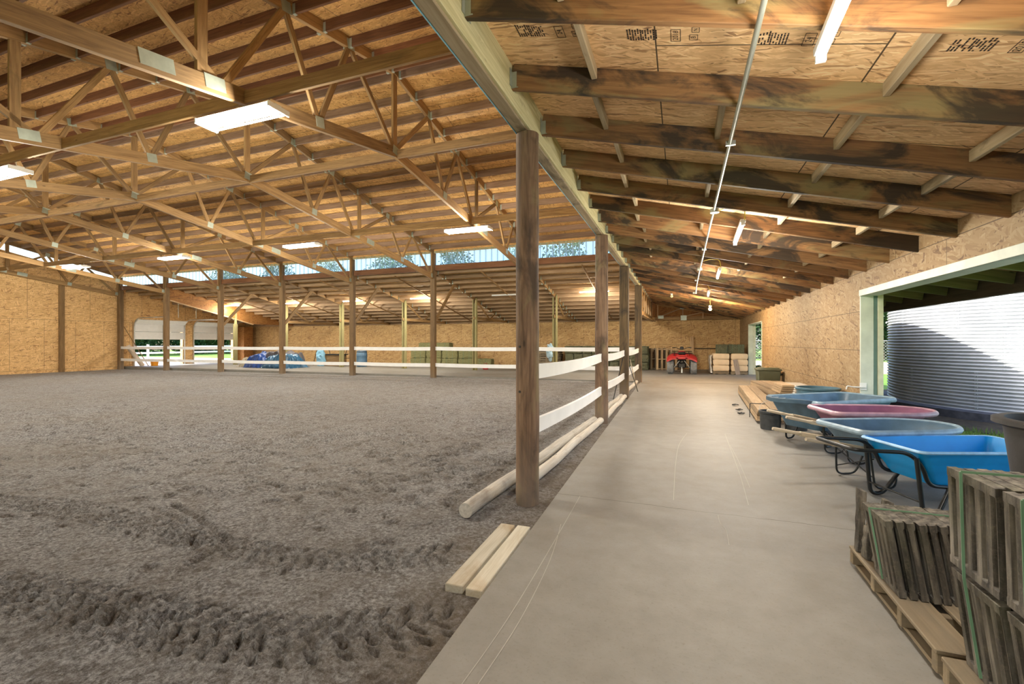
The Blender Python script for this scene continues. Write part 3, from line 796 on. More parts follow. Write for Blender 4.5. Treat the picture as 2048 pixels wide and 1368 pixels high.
# ---- clerestory sill beam, eave posts, fence
for k in range(0, 7):
    a = BAYX[k] - 0.1; b = BAYX[k + 1] + 0.1
    tag(bar('sill_beam', (a, EAVE_Y, 4.29), (b, EAVE_Y, 4.29), 0.09, 0.22, M['purlin']), 'timber beam under the clerestory sheet, %s bay from the aisle' % ORD[k], 'beam', 'beams under the clerestory')
POSTY = [3.72, 7.84, 11.45, 15.9]
def pole(name, y, r0, r1, label, seed):
    t = thing(name, (hx(y), y, 0), label, 'post')
    rng = random.Random(seed); ph = [rng.uniform(0, 6) for _ in range(6)]
    seg = 40; nz = 70; H = hz(y) - 0.03
    bm = bmesh.new(); prof = []
    for i in range(nz + 1):
        z = -0.12 + (H + 0.12) * i / nz
        prof.append((r0 + (r1 - r0) * i / nz, z))
    def jit(k, i):
        a = k * 2 * PI / seg; z = prof[i][1]
        return 0.012 * math.sin(3 * a + ph[0] + z * 0.8) + 0.010 * math.sin(z * 7 + ph[1] + 2 * math.sin(a + ph[2])) + 0.016 * (mnoise.noise(Vector((math.cos(a) * 2.4, math.sin(a) * 2.4, z * 2 + seed))))
    bm_lathe(bm, [(0.0, prof[0][1])] + prof + [(0.0, prof[-1][1])], seg, jit=lambda k, i: jit(k, min(max(i - 1, 0), nz)))
    obj('pole_shaft', bm, M['post'], t, angle=1.2)
    return t
p1 = pole('wooden_post', 3.72, 0.100, 0.097, 'thick peeled round post nearest us between the arena and the aisle', 1)
for z in (1.31, 0.93):
    bm = bmesh.new(); a = -1.95
    m = Matrix.Translation((0.1005 * math.cos(a), 0.1005 * math.sin(a), z)) @ Matrix.Rotation(a, 4, 'Z') @ Matrix.Rotation(PI / 2, 4, 'Y')
    bmesh.ops.create_cone(bm, cap_ends=True, segments=12, radius1=0.011, radius2=0.011, depth=0.006, matrix=m)
    obj('bolt_hole', bm, M['black'], p1)
p2 = pole('wooden_post', 7.84, 0.112, 0.106, 'thick peeled round post with cracks, second from us along the aisle', 2)
for i, (y, w) in enumerate(((11.45, 0.21), (15.9, 0.22))):
    o = bar('wooden_post', (hx(y), y, -0.1), (hx(y), y, hz(y) - 0.03), w, w, M['post_dark'], up=(0, 1, 0), bev=0.012)
    tag(o, ['dark squared timber post, third from us along the aisle', 'dark squared timber post at the far corner of the arena fence'][i], 'post')
for k in range(1, 8):
    X = BAYX[k] + (0.22 if k == 7 else 0)
    t = thing('arena_post', (X, EAVE_Y, 0), 'tall sawn post of the far arena side, %s from the aisle' % ORD[k - 1], 'post', 'posts along the far side of the arena')
    bar('post_core', (X, EAVE_Y, -0.2), (X, EAVE_Y, zt(EAVE_Y)), 0.16, 0.14, M['post_far'], t, up=(0, 1, 0))
    bar('post_facing', (X + 0.02, EAVE_Y - 0.085, -0.2), (X + 0.02, EAVE_Y - 0.085, 4.15), 0.2, 0.045, M['post_far'], t, up=(0, 1, 0))
    bar('post_facing', (X - 0.02, EAVE_Y + 0.095, -0.2), (X - 0.02, EAVE_Y + 0.095, 4.15), 0.2, 0.045, M['post_far'], t, up=(0, 1, 0))

def sag_rail(name, pa, pb, hgt, sag, label, group, y_axis=True):
    """a vinyl fence board that sags a little between its posts, with a notched end"""
    pa, pb = Vector(pa), Vector(pb); n = 14
    d = (pb - pa); dd = Vector((d.x, d.y, 0)).normalized(); nr = Vector((-dd.y, dd.x, 0)) * 0.019
    bm = bmesh.new(); rings = []
    for i in range(n + 1):
        t = i / n; c = pa + d * t - Vector((0, 0, sag * 4 * t * (1 - t)))
        u = Vector((0, 0, hgt / 2))
        rings.append([bm.verts.new(c + nr + u), bm.verts.new(c + nr * 0.8), bm.verts.new(c + nr - u), bm.verts.new(c - nr - u), bm.verts.new(c - nr * 0.8), bm.verts.new(c - nr + u)])
    for A, B in zip(rings, rings[1:]):
        for k in range(6): bm.faces.new((A[k], A[(k + 1) % 6], B[(k + 1) % 6], B[k]))
    bm.faces.new(rings[0]); bm.faces.new(rings[-1])
    return tag(obj(name, bm, M['white_board'], angle=0.5), label, 'fence rail', group)
for i in range(3):
    ya, yb2 = POSTY[i] + 0.02, POSTY[i + 1] - (0.10 if i == 0 else 0.11)
    za = [(1.09, 0.60), (1.085, 0.575), (1.08, 0.56)][i]; zc = [(1.085, 0.525), (1.08, 0.52), (1.07, 0.53)][i]
    for j in range(2):
        sag_rail('fence_rail', (hx(ya), ya, za[j]), (hx(yb2), yb2, zc[j]), 0.135, 0.03, 'white %s fence board beside the aisle, %s span from us' % (['upper', 'lower'][j], ORD[i]), 'white fence boards beside the aisle')
for k in range(0, 7):
    a, b = BAYX[k] - 0.09, BAYX[k + 1] + 0.11
    for j, z in enumerate((1.08, 0.43)):
        zz = z + 0.004 * (a + 10) * 0.6
        sag_rail('fence_rail', (a, EAVE_Y - 0.02, zz), (b, EAVE_Y - 0.02, zz), 0.14, 0.015, 'white %s fence board across the far arena side, %s span from the corner post' % (['upper', 'lower'][j], ORD[k]), 'white fence boards across the far side')

# ---- back shed: trusses, mid posts, knee braces, strongbacks
MIDY = 19.8
def shed_truss(X, lab):
    t = thing('shed_truss', (X, EAVE_Y, 4.16), lab, 'roof truss', 'half trusses of the back shed')
    bar('top_chord', (X, EAVE_Y + 0.1, zs(EAVE_Y + 0.1) + 0.09), (X, BACK_Y, zs(BACK_Y) + 0.09), 0.045, 0.185, M['fir'], t)
    bar('bottom_chord', (X, MIDY - 0.1, 2.50), (X, BACK_Y, 2.50), 0.045, 0.13, M['fir'], t)
    for a, b in (((X, 20.0, 3.32), (X, 21.6, 2.5)), ((X, 21.6, 2.5), (X, 22.3, 2.85))): bar('web', a, b, 0.045, 0.09, M['fir'], t)
    return t
st0 = shed_truss(BAYX[1], 'half truss of the back shed, first from the aisle')
for k in range(2, 6): dup(st0, (BAYX[k], EAVE_Y, 4.16), 0, 'half truss of the back shed, %s from the aisle' % ORD[k - 1])
for k in range(1, 7):
    X = BAYX[k]
    t = thing('shed_post', (X, MIDY, 0), 'greenish treated post in the middle of the back shed, %s from the aisle' % ORD[k - 1], 'post', 'middle posts of the back shed')
    for dx in (-0.075, 0.075): bar('post_ply', (X + dx, MIDY, 0), (X + dx, MIDY, (zs(MIDY) + (0.02 if dx < 0 else 0.1)) if k < 6 else 2.42), 0.055, 0.15, M['green_post'], t, up=(0, 1, 0))
    bar('post_ply', (X, MIDY + 0.02, 0), (X, MIDY + 0.02, 2.5 if k % 2 else 3.2), 0.09, 0.11, M['green_post'], t, up=(0, 1, 0))
    if k in (2, 3, 4, 5):
        o = bar('knee_brace', (X + 0.05, EAVE_Y + 0.1, 2.2), (X + 0.05, 17.6, zs(17.6) + 0.05), 0.045, 0.14, M['fir'])
        tag(o, 'slanting knee brace from the far arena post to the shed roof, %s from the aisle' % ORD[k - 1], 'brace', 'knee braces of the back shed')
for k in range(0, 7):
    X = BAYX[k] - BAY / 2
    o = bar('strongback', (X, EAVE_Y + 0.2, zs(EAVE_Y + 0.2) - 0.02), (X, 23.6, zs(23.6) - 0.02), 0.04, 0.05, M['fir'])
    tag(o, 'thin batten under the shed purlins, %s bay from the aisle' % ORD[k], 'batten', 'battens under the shed purlins')
# OSB-clad box beam beside the garage doors
X = BAYX[6] - 0.02
t = thing('box_beam', (X, EAVE_Y, 3.6), 'deep orange OSB-clad beam sloping down over the garage door bay', 'beam')
prof = [(EAVE_Y + 0.1, 3.56), (21.0, 2.47), (BACK_Y - 0.02, 2.47), (BACK_Y - 0.02, 2.6), (EAVE_Y + 0.1, 4.2)]
me = None
pts = [Vector((X - 0.06, y, z)) for y, z in prof]
vs = pts + [p + Vector((0.12, 0, 0)) for p in pts]; k = len(pts)
fs = [list(range(k)), list(range(2 * k - 1, k - 1, -1))] + [[(i + 1) % k, i, k + i, k + (i + 1) % k] for i in range(k)]
link('beam_cladding', mesh_from('beam_cladding', vs, fs, uvs=lambda co, nn: (co.y, co.z)), M['osb_orange'], t, mw=Matrix.Identity(4))
bar('bottom_batten', (X, EAVE_Y + 0.15, 3.53), (X, 21.0, 2.44), 0.16, 0.04, M['fir_pale'], t)
# orange OSB boxed column in the corner by the garage doors
bm = bmesh.new(); bm_box(bm, (END_X + 0.3, 23.45, 1.2), (0.6, 0.7, 2.4)); me = fin(bm, 'boxed_column')
l = me.uv_layers.new(name='UVMap')
for p in me.polygons:
    for li, vi in zip(p.loop_indices, p.vertices): c = me.vertices[vi].co; l.data[li].uv = (c.x + c.y, c.z)
tag(link('boxed_column', me, M['osb_orange']), 'orange OSB boxed column in the corner beyond the garage doors', 'column')
# wall posts on the end wall
for y, lab in ((13.45, 'flat brown post standing against the end wall'),):
    tag(bar('wall_stud', (END_X + 0.05, y, -0.2), (END_X + 0.05, y, zb(y)), 0.08, 0.22, M['fir'], up=(0, 1, 0)), lab, 'post')

# ---- open truss at the end of the header, and the gable truss across the aisle's far end
t = thing('girder_truss', (-1.33, 16.2, 2.4), 'open girder truss hanging in line with the header beyond the corner post', 'roof truss')
ya, yb2 = 16.1, 23.7; X = -1.36
bar('top_chord', (X, ya, 3.30), (X, yb2, 3.34), 0.045, 0.12, M['fir_pale'], t)
bar('bottom_chord', (X, ya, 2.38), (X, yb2, 2.50), 0.045, 0.2, M['fir_pale'], t)
bar('ledger_board', (X + 0.08, ya, 2.26), (X + 0.08, yb2, 2.38), 0.2, 0.03, M['fir_pale'], t)
n = 6
for i in range(n + 1):
    y = ya + (yb2 - ya) * i / n
    bar('web', (X, y, 2.4), (X, y, 3.3), 0.04, 0.09, M['fir_pale'], t, up=(0, 1, 0))
    if i < n:
        y2 = ya + (yb2 - ya) * (i + 1) / n
        bar('web', (X, y, 2.4), (X, y2, 3.3), 0.04, 0.08, M['fir_pale'], t)
t = thing('gable_truss', (0.6, 24.0, 2.5), 'timber truss across the far end of the aisle above the quad bike', 'roof truss')
Y = 24.02
bar('bottom_chord', (-1.2, Y, 2.53), (2.55, Y, 2.53), 0.05, 0.17, M['fir'], t, up=(0, 0, 1))
bar('top_chord', (-1.2, Y, zr(-1.2) + 0.02), (2.55, Y, zr(2.55) + 0.08), 0.05, 0.13, M['fir'], t)
for a, b in (((-1.0, 2.62), (0.0, 3.02)), ((0.08, 2.6), (0.08, 3.02)), ((0.2, 2.62), (1.3, 2.86)), ((1.0, 2.5), (1.0, 2.8)), ((-1.1, 2.6), (-1.1, 3.2))):
    bar('web', (a[0], Y - 0.01, a[1]), (b[0], Y - 0.01, b[1]), 0.05, 0.09, M['fir_pale'], t, up=(0, 1, 0))
for c, s in (((-0.95, 2.6), (0.26, 0.15)), ((0.12, 2.54), (0.27, 0.24)), ((0.05, 3.03), (0.18, 0.12))):
    bm = bmesh.new(); bm_box(bm, (c[0], Y - 0.06, c[1]), (s[0], 0.006, s[1])); obj('gusset_plate', bm, M['plate'], t, local=False)

# ================================================================ LAMPS
def area(parent, loc, sx, sy, energy, color=(1.0, 0.95, 0.84), rz=0.0):
    d = bpy.data.lights.new('lamp_light', 'AREA'); d.shape = 'RECTANGLE'; d.size = sx; d.size_y = sy; d.energy = energy; d.color = color
    o = bpy.data.objects.new('lamp_light', d); COL.objects.link(o)
    o.parent = parent; o.matrix_basis = Matrix.Translation(Vector(loc)) @ Matrix.Rotation(rz, 4, 'Z')
    return o
def glow_all_round(parent, loc, energy, color=(1.0, 0.94, 0.80)):
    d = bpy.data.lights.new('lamp_glow', 'POINT'); d.energy = energy; d.color = color; d.shadow_soft_size = 0.12
    o = bpy.data.objects.new('lamp_glow', d); COL.objects.link(o); o.parent = parent; o.location = loc
    return o
def make_highbay(loc, label, energy):
    t = thing('strip_light', loc, label, 'ceiling light', 'four-tube lamps under the arena roof')
    bm = bmesh.new()
    bm_box(bm, (0, 0, 0.05), (1.28, 0.10, 0.05), bev=0.004)
    for s in (-1, 1):
        bm_box(bm, (0, s * 0.085, 0.035), (1.26, 0.13, 0.006), Matrix.Rotation(s * 0.12, 4, 'X'))
        bm_box(bm, (s * 0.64, 0, 0.02), (0.03, 0.32, 0.07), bev=0.004)
    obj('lamp_housing', bm, M['white_enamel'], t)
    for k in range(4):
        bm = bmesh.new(); bm_tube(bm, [(-0.61, -0.11 + 0.073 * k, -0.002), (0.61, -0.11 + 0.073 * k, -0.002)], 0.0135, 10)
        obj('lamp_tube', bm, M['tube_glow'], t)
    for s in (-1, 1):
        bm = bmesh.new(); bm_tube(bm, [(s * 0.5, 0, 0.07), (s * 0.5, 0, 0.18)], 0.004, 6); obj('hanger_wire', bm, M['steel'], t)
    for gx in (-0.35, 0.35): glow_all_round(t, (gx, 0, -0.16), energy * 0.95)
    return t
HB_E = 95
hb = None; i = 0
for row, y in (('nearest us', 4.32), ('furthest from us', 11.05)):
    for k, x in enumerate((-5.36, -11.1, -17.0, -22.8)):
        lab = 'glowing four-tube lamp, %s from the aisle in the arena row %s' % (ORD[k], row)
        z = zb(y) - 0.17
        if hb is None: hb = make_highbay((x, y, z), lab, HB_E)
        else: dup(hb, (x, y, z), 0, lab)
# shed lamps: single tube strips
def make_strip(loc, label, glow=True, rz=0.0, L=1.2, energy=16, group='tube lamps under the back shed roof', color=(1, 0.95, 0.82)):
    t = thing('tube_lamp', loc, label, 'ceiling light', group, rz)
    bm = bmesh.new(); bm_box(bm, (0, 0, 0.035), (L + 0.06, 0.06, 0.035), bev=0.004)
    for s in (-1, 1): bm_box(bm, (s * (L / 2 + 0.02), 0, 0.005), (0.02, 0.045, 0.05))
    obj('lamp_housing', bm, M['white_enamel'], t)
    bm = bmesh.new(); bm_tube(bm, [(-L / 2, 0, 0), (L / 2, 0, 0)], 0.017, 12); obj('lamp_tube', bm, M['tube_glow'] if glow else M['white_enamel'], t)
    if glow:
        area(t, (0, 0, -0.03), L, 0.05, energy * 0.6, color)
        glow_all_round(t, (0, 0, -0.32), energy * (1.6 if energy < 40 else 0.8), color)
    return t
for k, x in enumerate((-3.4, -7.4, -11.7, -15.75, -19.9, -24.3)):
    make_strip((x, 19.0, 3.44), '%s tube lamp under the back shed roof, %s from the aisle' % ('unlit' if k == 1 else 'lit', ORD[k]), k != 1, energy=80)
# aisle lamps, along the aisle, on yellow cords from the conduit
c = thing('conduit', (0.36, 7, 2.86), 'galvanised conduit running along the underside of the aisle rafters', 'pipe')
cz = zr(0.38) - 0.018
bm = bmesh.new(); bm_tube(bm, round_path([(0.345, -2, cz), (0.36, 6.5, cz), (0.375, 10.7, cz), (0.40, 13.9, cz), (0.40, 14.1, cz - 0.13)], 0.04), 0.0145, 10); obj('pipe_run', bm, M['conduit'], c, local=False)
for y in (5.85, 10.4, 14.1):
    bm = bmesh.new(); bmesh.ops.create_cone(bm, cap_ends=True, segments=20, radius1=0.05, radius2=0.05, depth=0.045, matrix=Matrix.Translation((0.37, y, cz + 0.0 - (0.13 if y > 14 else 0)))); obj('junction_box', bm, M['conduit'], c, local=False, angle=0.5)
for y in (1.9, 3.9, 8.2, 12.3):
    bm = bmesh.new(); bm_box(bm, (0.36, y, cz), (0.07, 0.022, 0.034)); obj('pipe_strap', bm, M['steel'], c, local=False)
for i, (y, x) in enumerate(((2.05, 0.63), (6.55, 0.70), (10.2, 0.72), (14.2, 0.74))):
    lab = ['long lit tube lamp overhead nearest us, hung along the aisle', 'lit tube lamp on a looped yellow cord above the middle of the aisle', 'small lit tube lamp, third along the aisle ceiling', 'small lit tube lamp furthest along the aisle ceiling'][i]
    zz = zr(x) - 0.10
    tl = make_strip((x, y, zz), lab, True, PI / 2 - 0.03, 1.15, 32 if i else 20, 'tube lamps along the aisle', (1, 0.95, 0.85))
    if i:
        yj = (5.85, 10.4, 14.1)[i - 1] if i < 3 else 14.1
        yj = (5.85, 9.4, 13.4)[i - 1]
        pts = smooth_path([(0.40, yj, cz), (0.5, yj - 0.02, cz + 0.02), (0.58, y - 0.7, zz + 0.19), (0.68, y - 0.68, zz + 0.17), (x, y - 0.6, zz + 0.04)], 6)
        tag(tube('power_cord', pts, 0.006, M['cord'], None, 8), 'yellow cord looping to the %s tube lamp of the aisle' % ORD[i], 'cord', 'yellow cords of the aisle lamps')
# bare bulbs
for loc, lab, glow in (((0.93, 16.9, 2.47), 'bare bulb burning warm yellow near the far end of the aisle', True), ((-0.32, 17.4, 3.0), 'unlit globe bulb near the top of the aisle roof', False)):
    t = thing('light_bulb', loc, lab, 'light bulb')
    bm = bmesh.new(); bmesh.ops.create_uvsphere(bm, u_segments=20, v_segments=12, radius=0.05); obj('bulb_glass', bm, M['bulb_glow'] if glow else plain('frosted_bulb', (0.7, 0.65, 0.4), 0.3), t)
    bm = bmesh.new(); bmesh.ops.create_cone(bm, cap_ends=True, segments=16, radius1=0.028, radius2=0.045, depth=0.08, matrix=Matrix.Translation((0, 0, 0.075))); obj('bulb_socket', bm, M['white_enamel'], t)
    bm = bmesh.new(); top = zr(loc[0]) - loc[2]; bm_tube(bm, [(0, 0, 0.11), (0, 0, max(0.15, top))], 0.004, 6); obj('cord', bm, M['cord'], t)
    if glow:
        d = bpy.data.lights.new('bulb_light', 'POINT'); d.energy = 130; d.color = (1, 0.75, 0.45); d.shadow_soft_size = 0.06
        o = bpy.data.objects.new('bulb_light', d); COL.objects.link(o); o.parent = t; o.location = (0, -0.12, -0.02)

# ================================================================ ALONG THE AISLE EDGE
def log(name, a, b, r, label, seed):
    m, L = frame_to(a, b)
    bm = bmesh.new(); n = 26; rng = random.Random(seed)
    pts = [Vector((L * i / n, 0.008 * math.sin(i * 0.4 + seed), 0.003 * math.sin(i * 0.6))) for i in range(n + 1)]
    bm_tube(bm, pts, r, 18, radii=[r * (1 + 0.015 * math.sin(i * 1.7 + seed) + 0.02 * math.sin(i * 0.53)) for i in range(n + 1)])
    me = fin(bm, name, angle=0.9); me.materials.append(M['log'])
    return tag(link(name, me, None, None, mw=m), label, 'log', 'landscape logs along the fence')
log('ground_log', (-1.57, 3.20, 0.035), (-1.37, 7.62, 0.045), 0.058, 'weathered round log lying on the sand, passing behind the nearest post', 1)
log('ground_log', (-1.36, 3.95, 0.02), (-1.27, 7.70, 0.03), 0.052, 'weathered round log between the nearest post and the second post, closest to the concrete', 2)
log('ground_log', (-1.40, 7.95, 0.035), (-1.36, 11.3, 0.035), 0.055, 'weathered log between the second and third posts, on the arena side', 3)
log('ground_log', (-1.26, 8.02, 0.02), (-1.27, 11.3, 0.03), 0.05, 'weathered log between the second and third posts, closest to the concrete', 4)
log('ground_log', (-1.36, 11.62, 0.03), (-1.38, 15.6, 0.03), 0.052, 'weathered log running from the third post to the corner post', 5)
for q, lab in ((((1001, 1049), (1031, 1050.5), (925, 1178), (890.5, 1166)), 'pale flat plank set in the sand, on the arena side of its pair'),
               (((1034, 1053.5), (1061.5, 1053.5), (964, 1182), (930, 1182)), 'pale flat plank set in the sand, tight against the concrete edge')):
    c = [gp(*p) for p in q]
    a = (c[0] + c[1]) / 2; b = (c[2] + c[3]) / 2; w = (c[0] - c[1]).length
    a.z = b.z = -0.018
    tag(bar('ground_plank', a, b, w * 0.97, 0.05, M['plank']), lab, 'plank', 'planks bedded in the sand')
# tools propped against the lower rail beyond the second post
for a, b, r, lab in (((-1.42, 10.2, 0.0), (-1.32, 11.3, 0.98), 0.011, 'thin dark rod leaning on the rail before the third post'),
                     ((-1.16, 13.2, 0.0), (-1.20, 11.75, 0.9), 0.012, 'thin pale tool handle leaning on the rail behind the third post'),
                     ((-1.10, 12.8, 0.0), (-1.21, 11.7, 0.75), 0.010, 'shorter dark tool handle leaning beside the pale one')):
    tag(tube('tool', [a, b], r, M['black_tube'] if 'dark' in lab else M['handle_wood'], None, 8), lab, 'tool handle')

# ================================================================ TUBS AND WHEELBARROWS
def rrect(x0, x1, y0, y1, rb, rf, n=10):
    """rounded outline: rb = radius at the x0 corners, rf = radius at the x1 corners"""
    pts = []
    for cx, cy, r, a0 in ((x1 - rf[0], y1 - rf[1], rf, 0), (x0 + rb, y1 - rb, (rb, rb), 90), (x0 + rb, y0 + rb, (rb, rb), 180), (x1 - rf[0], y0 + rf[1], rf, 270)):
        for k in range(n + 1):
            a = math.radians(a0 + 90 * k / n); pts.append((cx + r[0] * math.cos(a), cy + r[1] * math.sin(a)))
    return pts
def tub_mesh(name, L, W, z0, z1, back_in, front_in, side_in, rb, rf, mat, parent, lip=0.035, lip_h=0.02, tilt=0.0, thick=0.008, ribs=0, rim_mat=None):
    def ring(t, out, z, dz=0.0):
        x0 = back_in * (1 - t) - out; x1 = L - front_in * (1 - t) + out; w = W / 2 - side_in * (1 - t) + out
        f = (min(rf[0] * (0.55 + 0.45 * t) + out, (x1 - x0) * 0.6), min(rf[1] * (0.75 + 0.25 * t) + out, w * 0.98))
        return [(x, y, z + tilt * x * t) for x, y in rrect(x0, x1, -w, w, rb + out * 0.5, f)]
    levels = []
    n = 8 if not ribs else ribs * 3
    for i in range(n + 1):
        t = i / n
        o = 0.0
        if ribs and i % 3 == 1: o = 0.004
        levels.append(ring(t, o, z0 + (z1 - z0) * t))
    levels.append(ring(1, 0.002, z1 - 0.001))
    for i in range(n, -1, -1):
        t = i / n; levels.append(ring(t, -thick, z0 + thick + (z1 - z0 - thick) * t - (0.001 if i == n else 0)))
    def skin(lv, caps, nm, mt, par):
        bm = bmesh.new(); R = [[bm.verts.new(p) for p in l] for l in lv]; k = len(R[0])
        for A, B in zip(R, R[1:]):
            for j in range(k): bm.faces.new((A[j], A[(j + 1) % k], B[(j + 1) % k], B[j]))
        if caps: bm.faces.new(R[0]); bm.faces.new(R[-1])
        else:
            for j in range(k): bm.faces.new((R[-1][j], R[-1][(j + 1) % k], R[0][(j + 1) % k], R[0][j]))
        bmesh.ops.remove_doubles(bm, verts=bm.verts, dist=0.0004)
        if par is parent: return obj(nm, bm, mt, par, angle=0.6)
        me = fin(bm, nm, angle=0.6); me.materials.append(mt); return link(nm, me, None, par, mw=world_of(parent))
    body = skin(levels, True, name, mat, parent)
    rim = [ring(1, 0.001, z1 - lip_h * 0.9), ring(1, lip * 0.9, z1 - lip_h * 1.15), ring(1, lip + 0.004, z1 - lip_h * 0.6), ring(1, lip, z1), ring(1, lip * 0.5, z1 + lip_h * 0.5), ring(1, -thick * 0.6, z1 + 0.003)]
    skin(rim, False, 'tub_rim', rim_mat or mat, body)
    return body
def wheel(parent, loc, R, w, name='wheel', rim=None):
    """tyre standing in the parent's xz plane"""
    m = Matrix.Translation(loc) @ Matrix.Rotation(PI / 2, 4, 'X')
    bm = bmesh.new(); rt = w * 0.5
    n = 36
    rings = []
    for i in range(n):
        a = 2 * PI * i / n; rings.append([bm.verts.new(m @ Vector(((R - rt * 0.9 + rt * 0.9 * math.cos(b)) * math.cos(a), (R - rt * 0.9 + rt * 0.9 * math.cos(b)) * math.sin(a), rt * math.sin(b)))) for b in [2 * PI * k / 14 for k in range(14)]])
    for i in range(n):
        A, B = rings[i], rings[(i + 1) % n]
        for k in range(14): bm.faces.new((A[k], A[(k + 1) % 14], B[(k + 1) % 14], B[k]))
    wh = obj(name, bm, M['rubber'], parent, angle=1.2)
    bm = bmesh.new()
    bm_lathe(bm, [(0, -rt * 0.5), (R * 0.2, -rt * 0.5), (R * 0.25, -rt * 0.2), (R - rt * 1.7, -rt * 0.55), (R - rt * 1.3, -rt * 0.4), (R - rt * 1.3, rt * 0.4), (R - rt * 1.7, rt * 0.55), (R * 0.25, rt * 0.2), (R * 0.2, rt * 0.5), (0, rt * 0.5)], 24)
    for v in bm.verts: v.co = m @ v.co
    o = link('wheel_rim', fin(bm, 'wheel_rim', angle=0.6), rim or M['steel'], wh, mw=world_of(parent))
    return wh
# -- bright blue barrow with a black tube frame
A = thing('wheelbarrow', (1.61, 4.60, 0), 'bright blue square-tubbed wheelbarrow on a black tube frame, nearest of the parked barrows', 'wheelbarrow', None, math.radians(19.5))
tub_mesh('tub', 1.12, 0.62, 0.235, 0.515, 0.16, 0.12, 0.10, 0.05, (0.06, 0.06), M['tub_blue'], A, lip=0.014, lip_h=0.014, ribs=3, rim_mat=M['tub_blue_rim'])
for s in (-1, 1):
    y = 0.235 * s
    pts = round_path([(-0.46, 0, 0.515), (-0.46, y, 0.515), (-0.05, y, 0.495), (0.06, y, 0.40), (0.12, y * 0.95, 0.235), (0.35, y * 0.9, 0.215), (0.56, y * 0.8, 0.215), (0.68, y * 0.55, 0.155)], 0.07)
    tube('handle_tube', pts, 0.0155, M['black_tube'], A, 12)
    pts = round_path([(-0.0, y * 1.09, 0.455), (0.045, y * 1.12, 0.02), (0.15, y * 1.12, 0.016), (0.27, y * 1.0, 0.215)], 0.06)
    tube('leg', pts, 0.0165, M['black_tube'], A, 12)
tube('cross_brace', [(0.03, -0.25, 0.12), (0.03, 0.25, 0.12)], 0.009, M['black_tube'], A, 8)
wheel(A, (0.70, 0, 0.155), 0.155, 0.085)
tube('axle', [(0.70, -0.14, 0.155), (0.70, 0.14, 0.155)], 0.009, M['steel'], A, 8)
# -- barrows with wooden handles and rounded poly tubs
def wood_barrow(loc, deg, mat, label, L=1.16, W=0.63, zr_=0.545, tip=-0.50, tz=0.47, grip=True):
    B = thing('wheelbarrow', (loc[0], loc[1], 0), label, 'wheelbarrow', None, math.radians(deg))
    tub_mesh('tub', L, W, 0.27, zr_, 0.17, 0.42, 0.13, 0.09, (0.42, 0.29), mat, B, lip=0.034, lip_h=0.03, tilt=0.008, rim_mat=bpy.data.materials.get('dusty_highlight_rim_' + {'blue_grey_poly': 'grey', 'maroon_poly': 'maroon'}[mat.name]))
    for s in (-1, 1):
        h0 = (tip, s * 0.255, tz); h1 = (L - 0.02, s * 0.09, 0.19)
        d = Vector(h1) - Vector(h0); g = Vector(h0) + d * 0.17
        m, LL = frame_to(g, h1)
        bm = bmesh.new(); bm_box(bm, (LL / 2, 0, 0), (LL, 0.036, 0.046), m, 0.006)
        hd = obj('handle', bm, M['handle_wood'], B, angle=0.6)
        bm = bmesh.new(); bm_tube(bm, [h0, Vector(h0) + d * 0.02, Vector(h0) + d * 0.14, g + d * 0.01], 0.016, 12, radii=[0.015, 0.0185, 0.0175, 0.022])
        gr = link('grip', fin(bm, 'grip', angle=1.0), M['handle_wood'], hd, mw=world_of(B))
        pts = round_path([(0.12, s * 0.21, 0.395), (0.15, s * 0.24, 0.012), (0.34, s * 0.24, 0.012), (0.42, s * 0.17, 0.34)], 0.07)
        tube('leg', pts, 0.0095, M['black_tube'], B, 8)
    tube('cross_brace', [(0.14, -0.235, 0.28), (0.15, 0.235, 0.1)], 0.006, M['black_tube'], B, 6)
    tube('cross_brace', [(0.14, 0.235, 0.28), (0.15, -0.235, 0.1)], 0.006, M['black_tube'], B, 6)
    wheel(B, (L - 0.06, 0, 0.18), 0.18, 0.09)
    tube('axle', [(L - 0.06, -0.1, 0.18), (L - 0.06, 0.1, 0.18)], 0.008, M['steel'], B, 8)
    return B
B1 = wood_barrow((1.43, 5.21), 21.5, M['tub_grey'], 'blue-grey wheelbarrow with a rounded nose and wooden handles, beside the bright blue one', L=1.05)
B2 = wood_barrow((1.535, 6.20), 12.5, M['tub_maroon'], 'maroon wheelbarrow with dusty rim and wooden handles, behind the blue-grey one', L=1.1, zr_=0.575, tz=0.51)
# -- long slate cart with a handle plate
Cc = thing('garden_cart', (1.36, 6.86, 0), 'long slate-blue garden cart with a ridged handle plate, furthest of the parked barrows', 'cart', None, math.radians(38))
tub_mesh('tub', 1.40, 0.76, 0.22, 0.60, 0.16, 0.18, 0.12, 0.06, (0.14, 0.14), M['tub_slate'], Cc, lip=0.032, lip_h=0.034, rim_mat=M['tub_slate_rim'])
bm = bmesh.new()
prof = [(0.02, 0.60, 0.32), (-0.12, 0.615, 0.28), (-0.24, 0.62, 0.18), (-0.29, 0.615, 0.06)]
up = [[bm.verts.new((x, y, z + 0.012)) for y in (-w, -w * 0.4, w * 0.4, w)] for x, z, w in prof]
lo = [[bm.verts.new((x, y, z - 0.035 + 0.0)) for y in (-w, -w * 0.4, w * 0.4, w)] for x, z, w in prof]
for a, b in zip(up, up[1:]):
    for j in range(3): bm.faces.new((a[j], a[j + 1], b[j + 1], b[j]))
for a, b in zip(lo, lo[1:]):
    for j in range(3): bm.faces.new((a[j + 1], a[j], b[j], b[j + 1]))
for i in range(3):
    bm.faces.new((up[i][0], up[i + 1][0], lo[i + 1][0], lo[i][0])); bm.faces.new((up[i + 1][3], up[i][3], lo[i][3], lo[i + 1][3]))
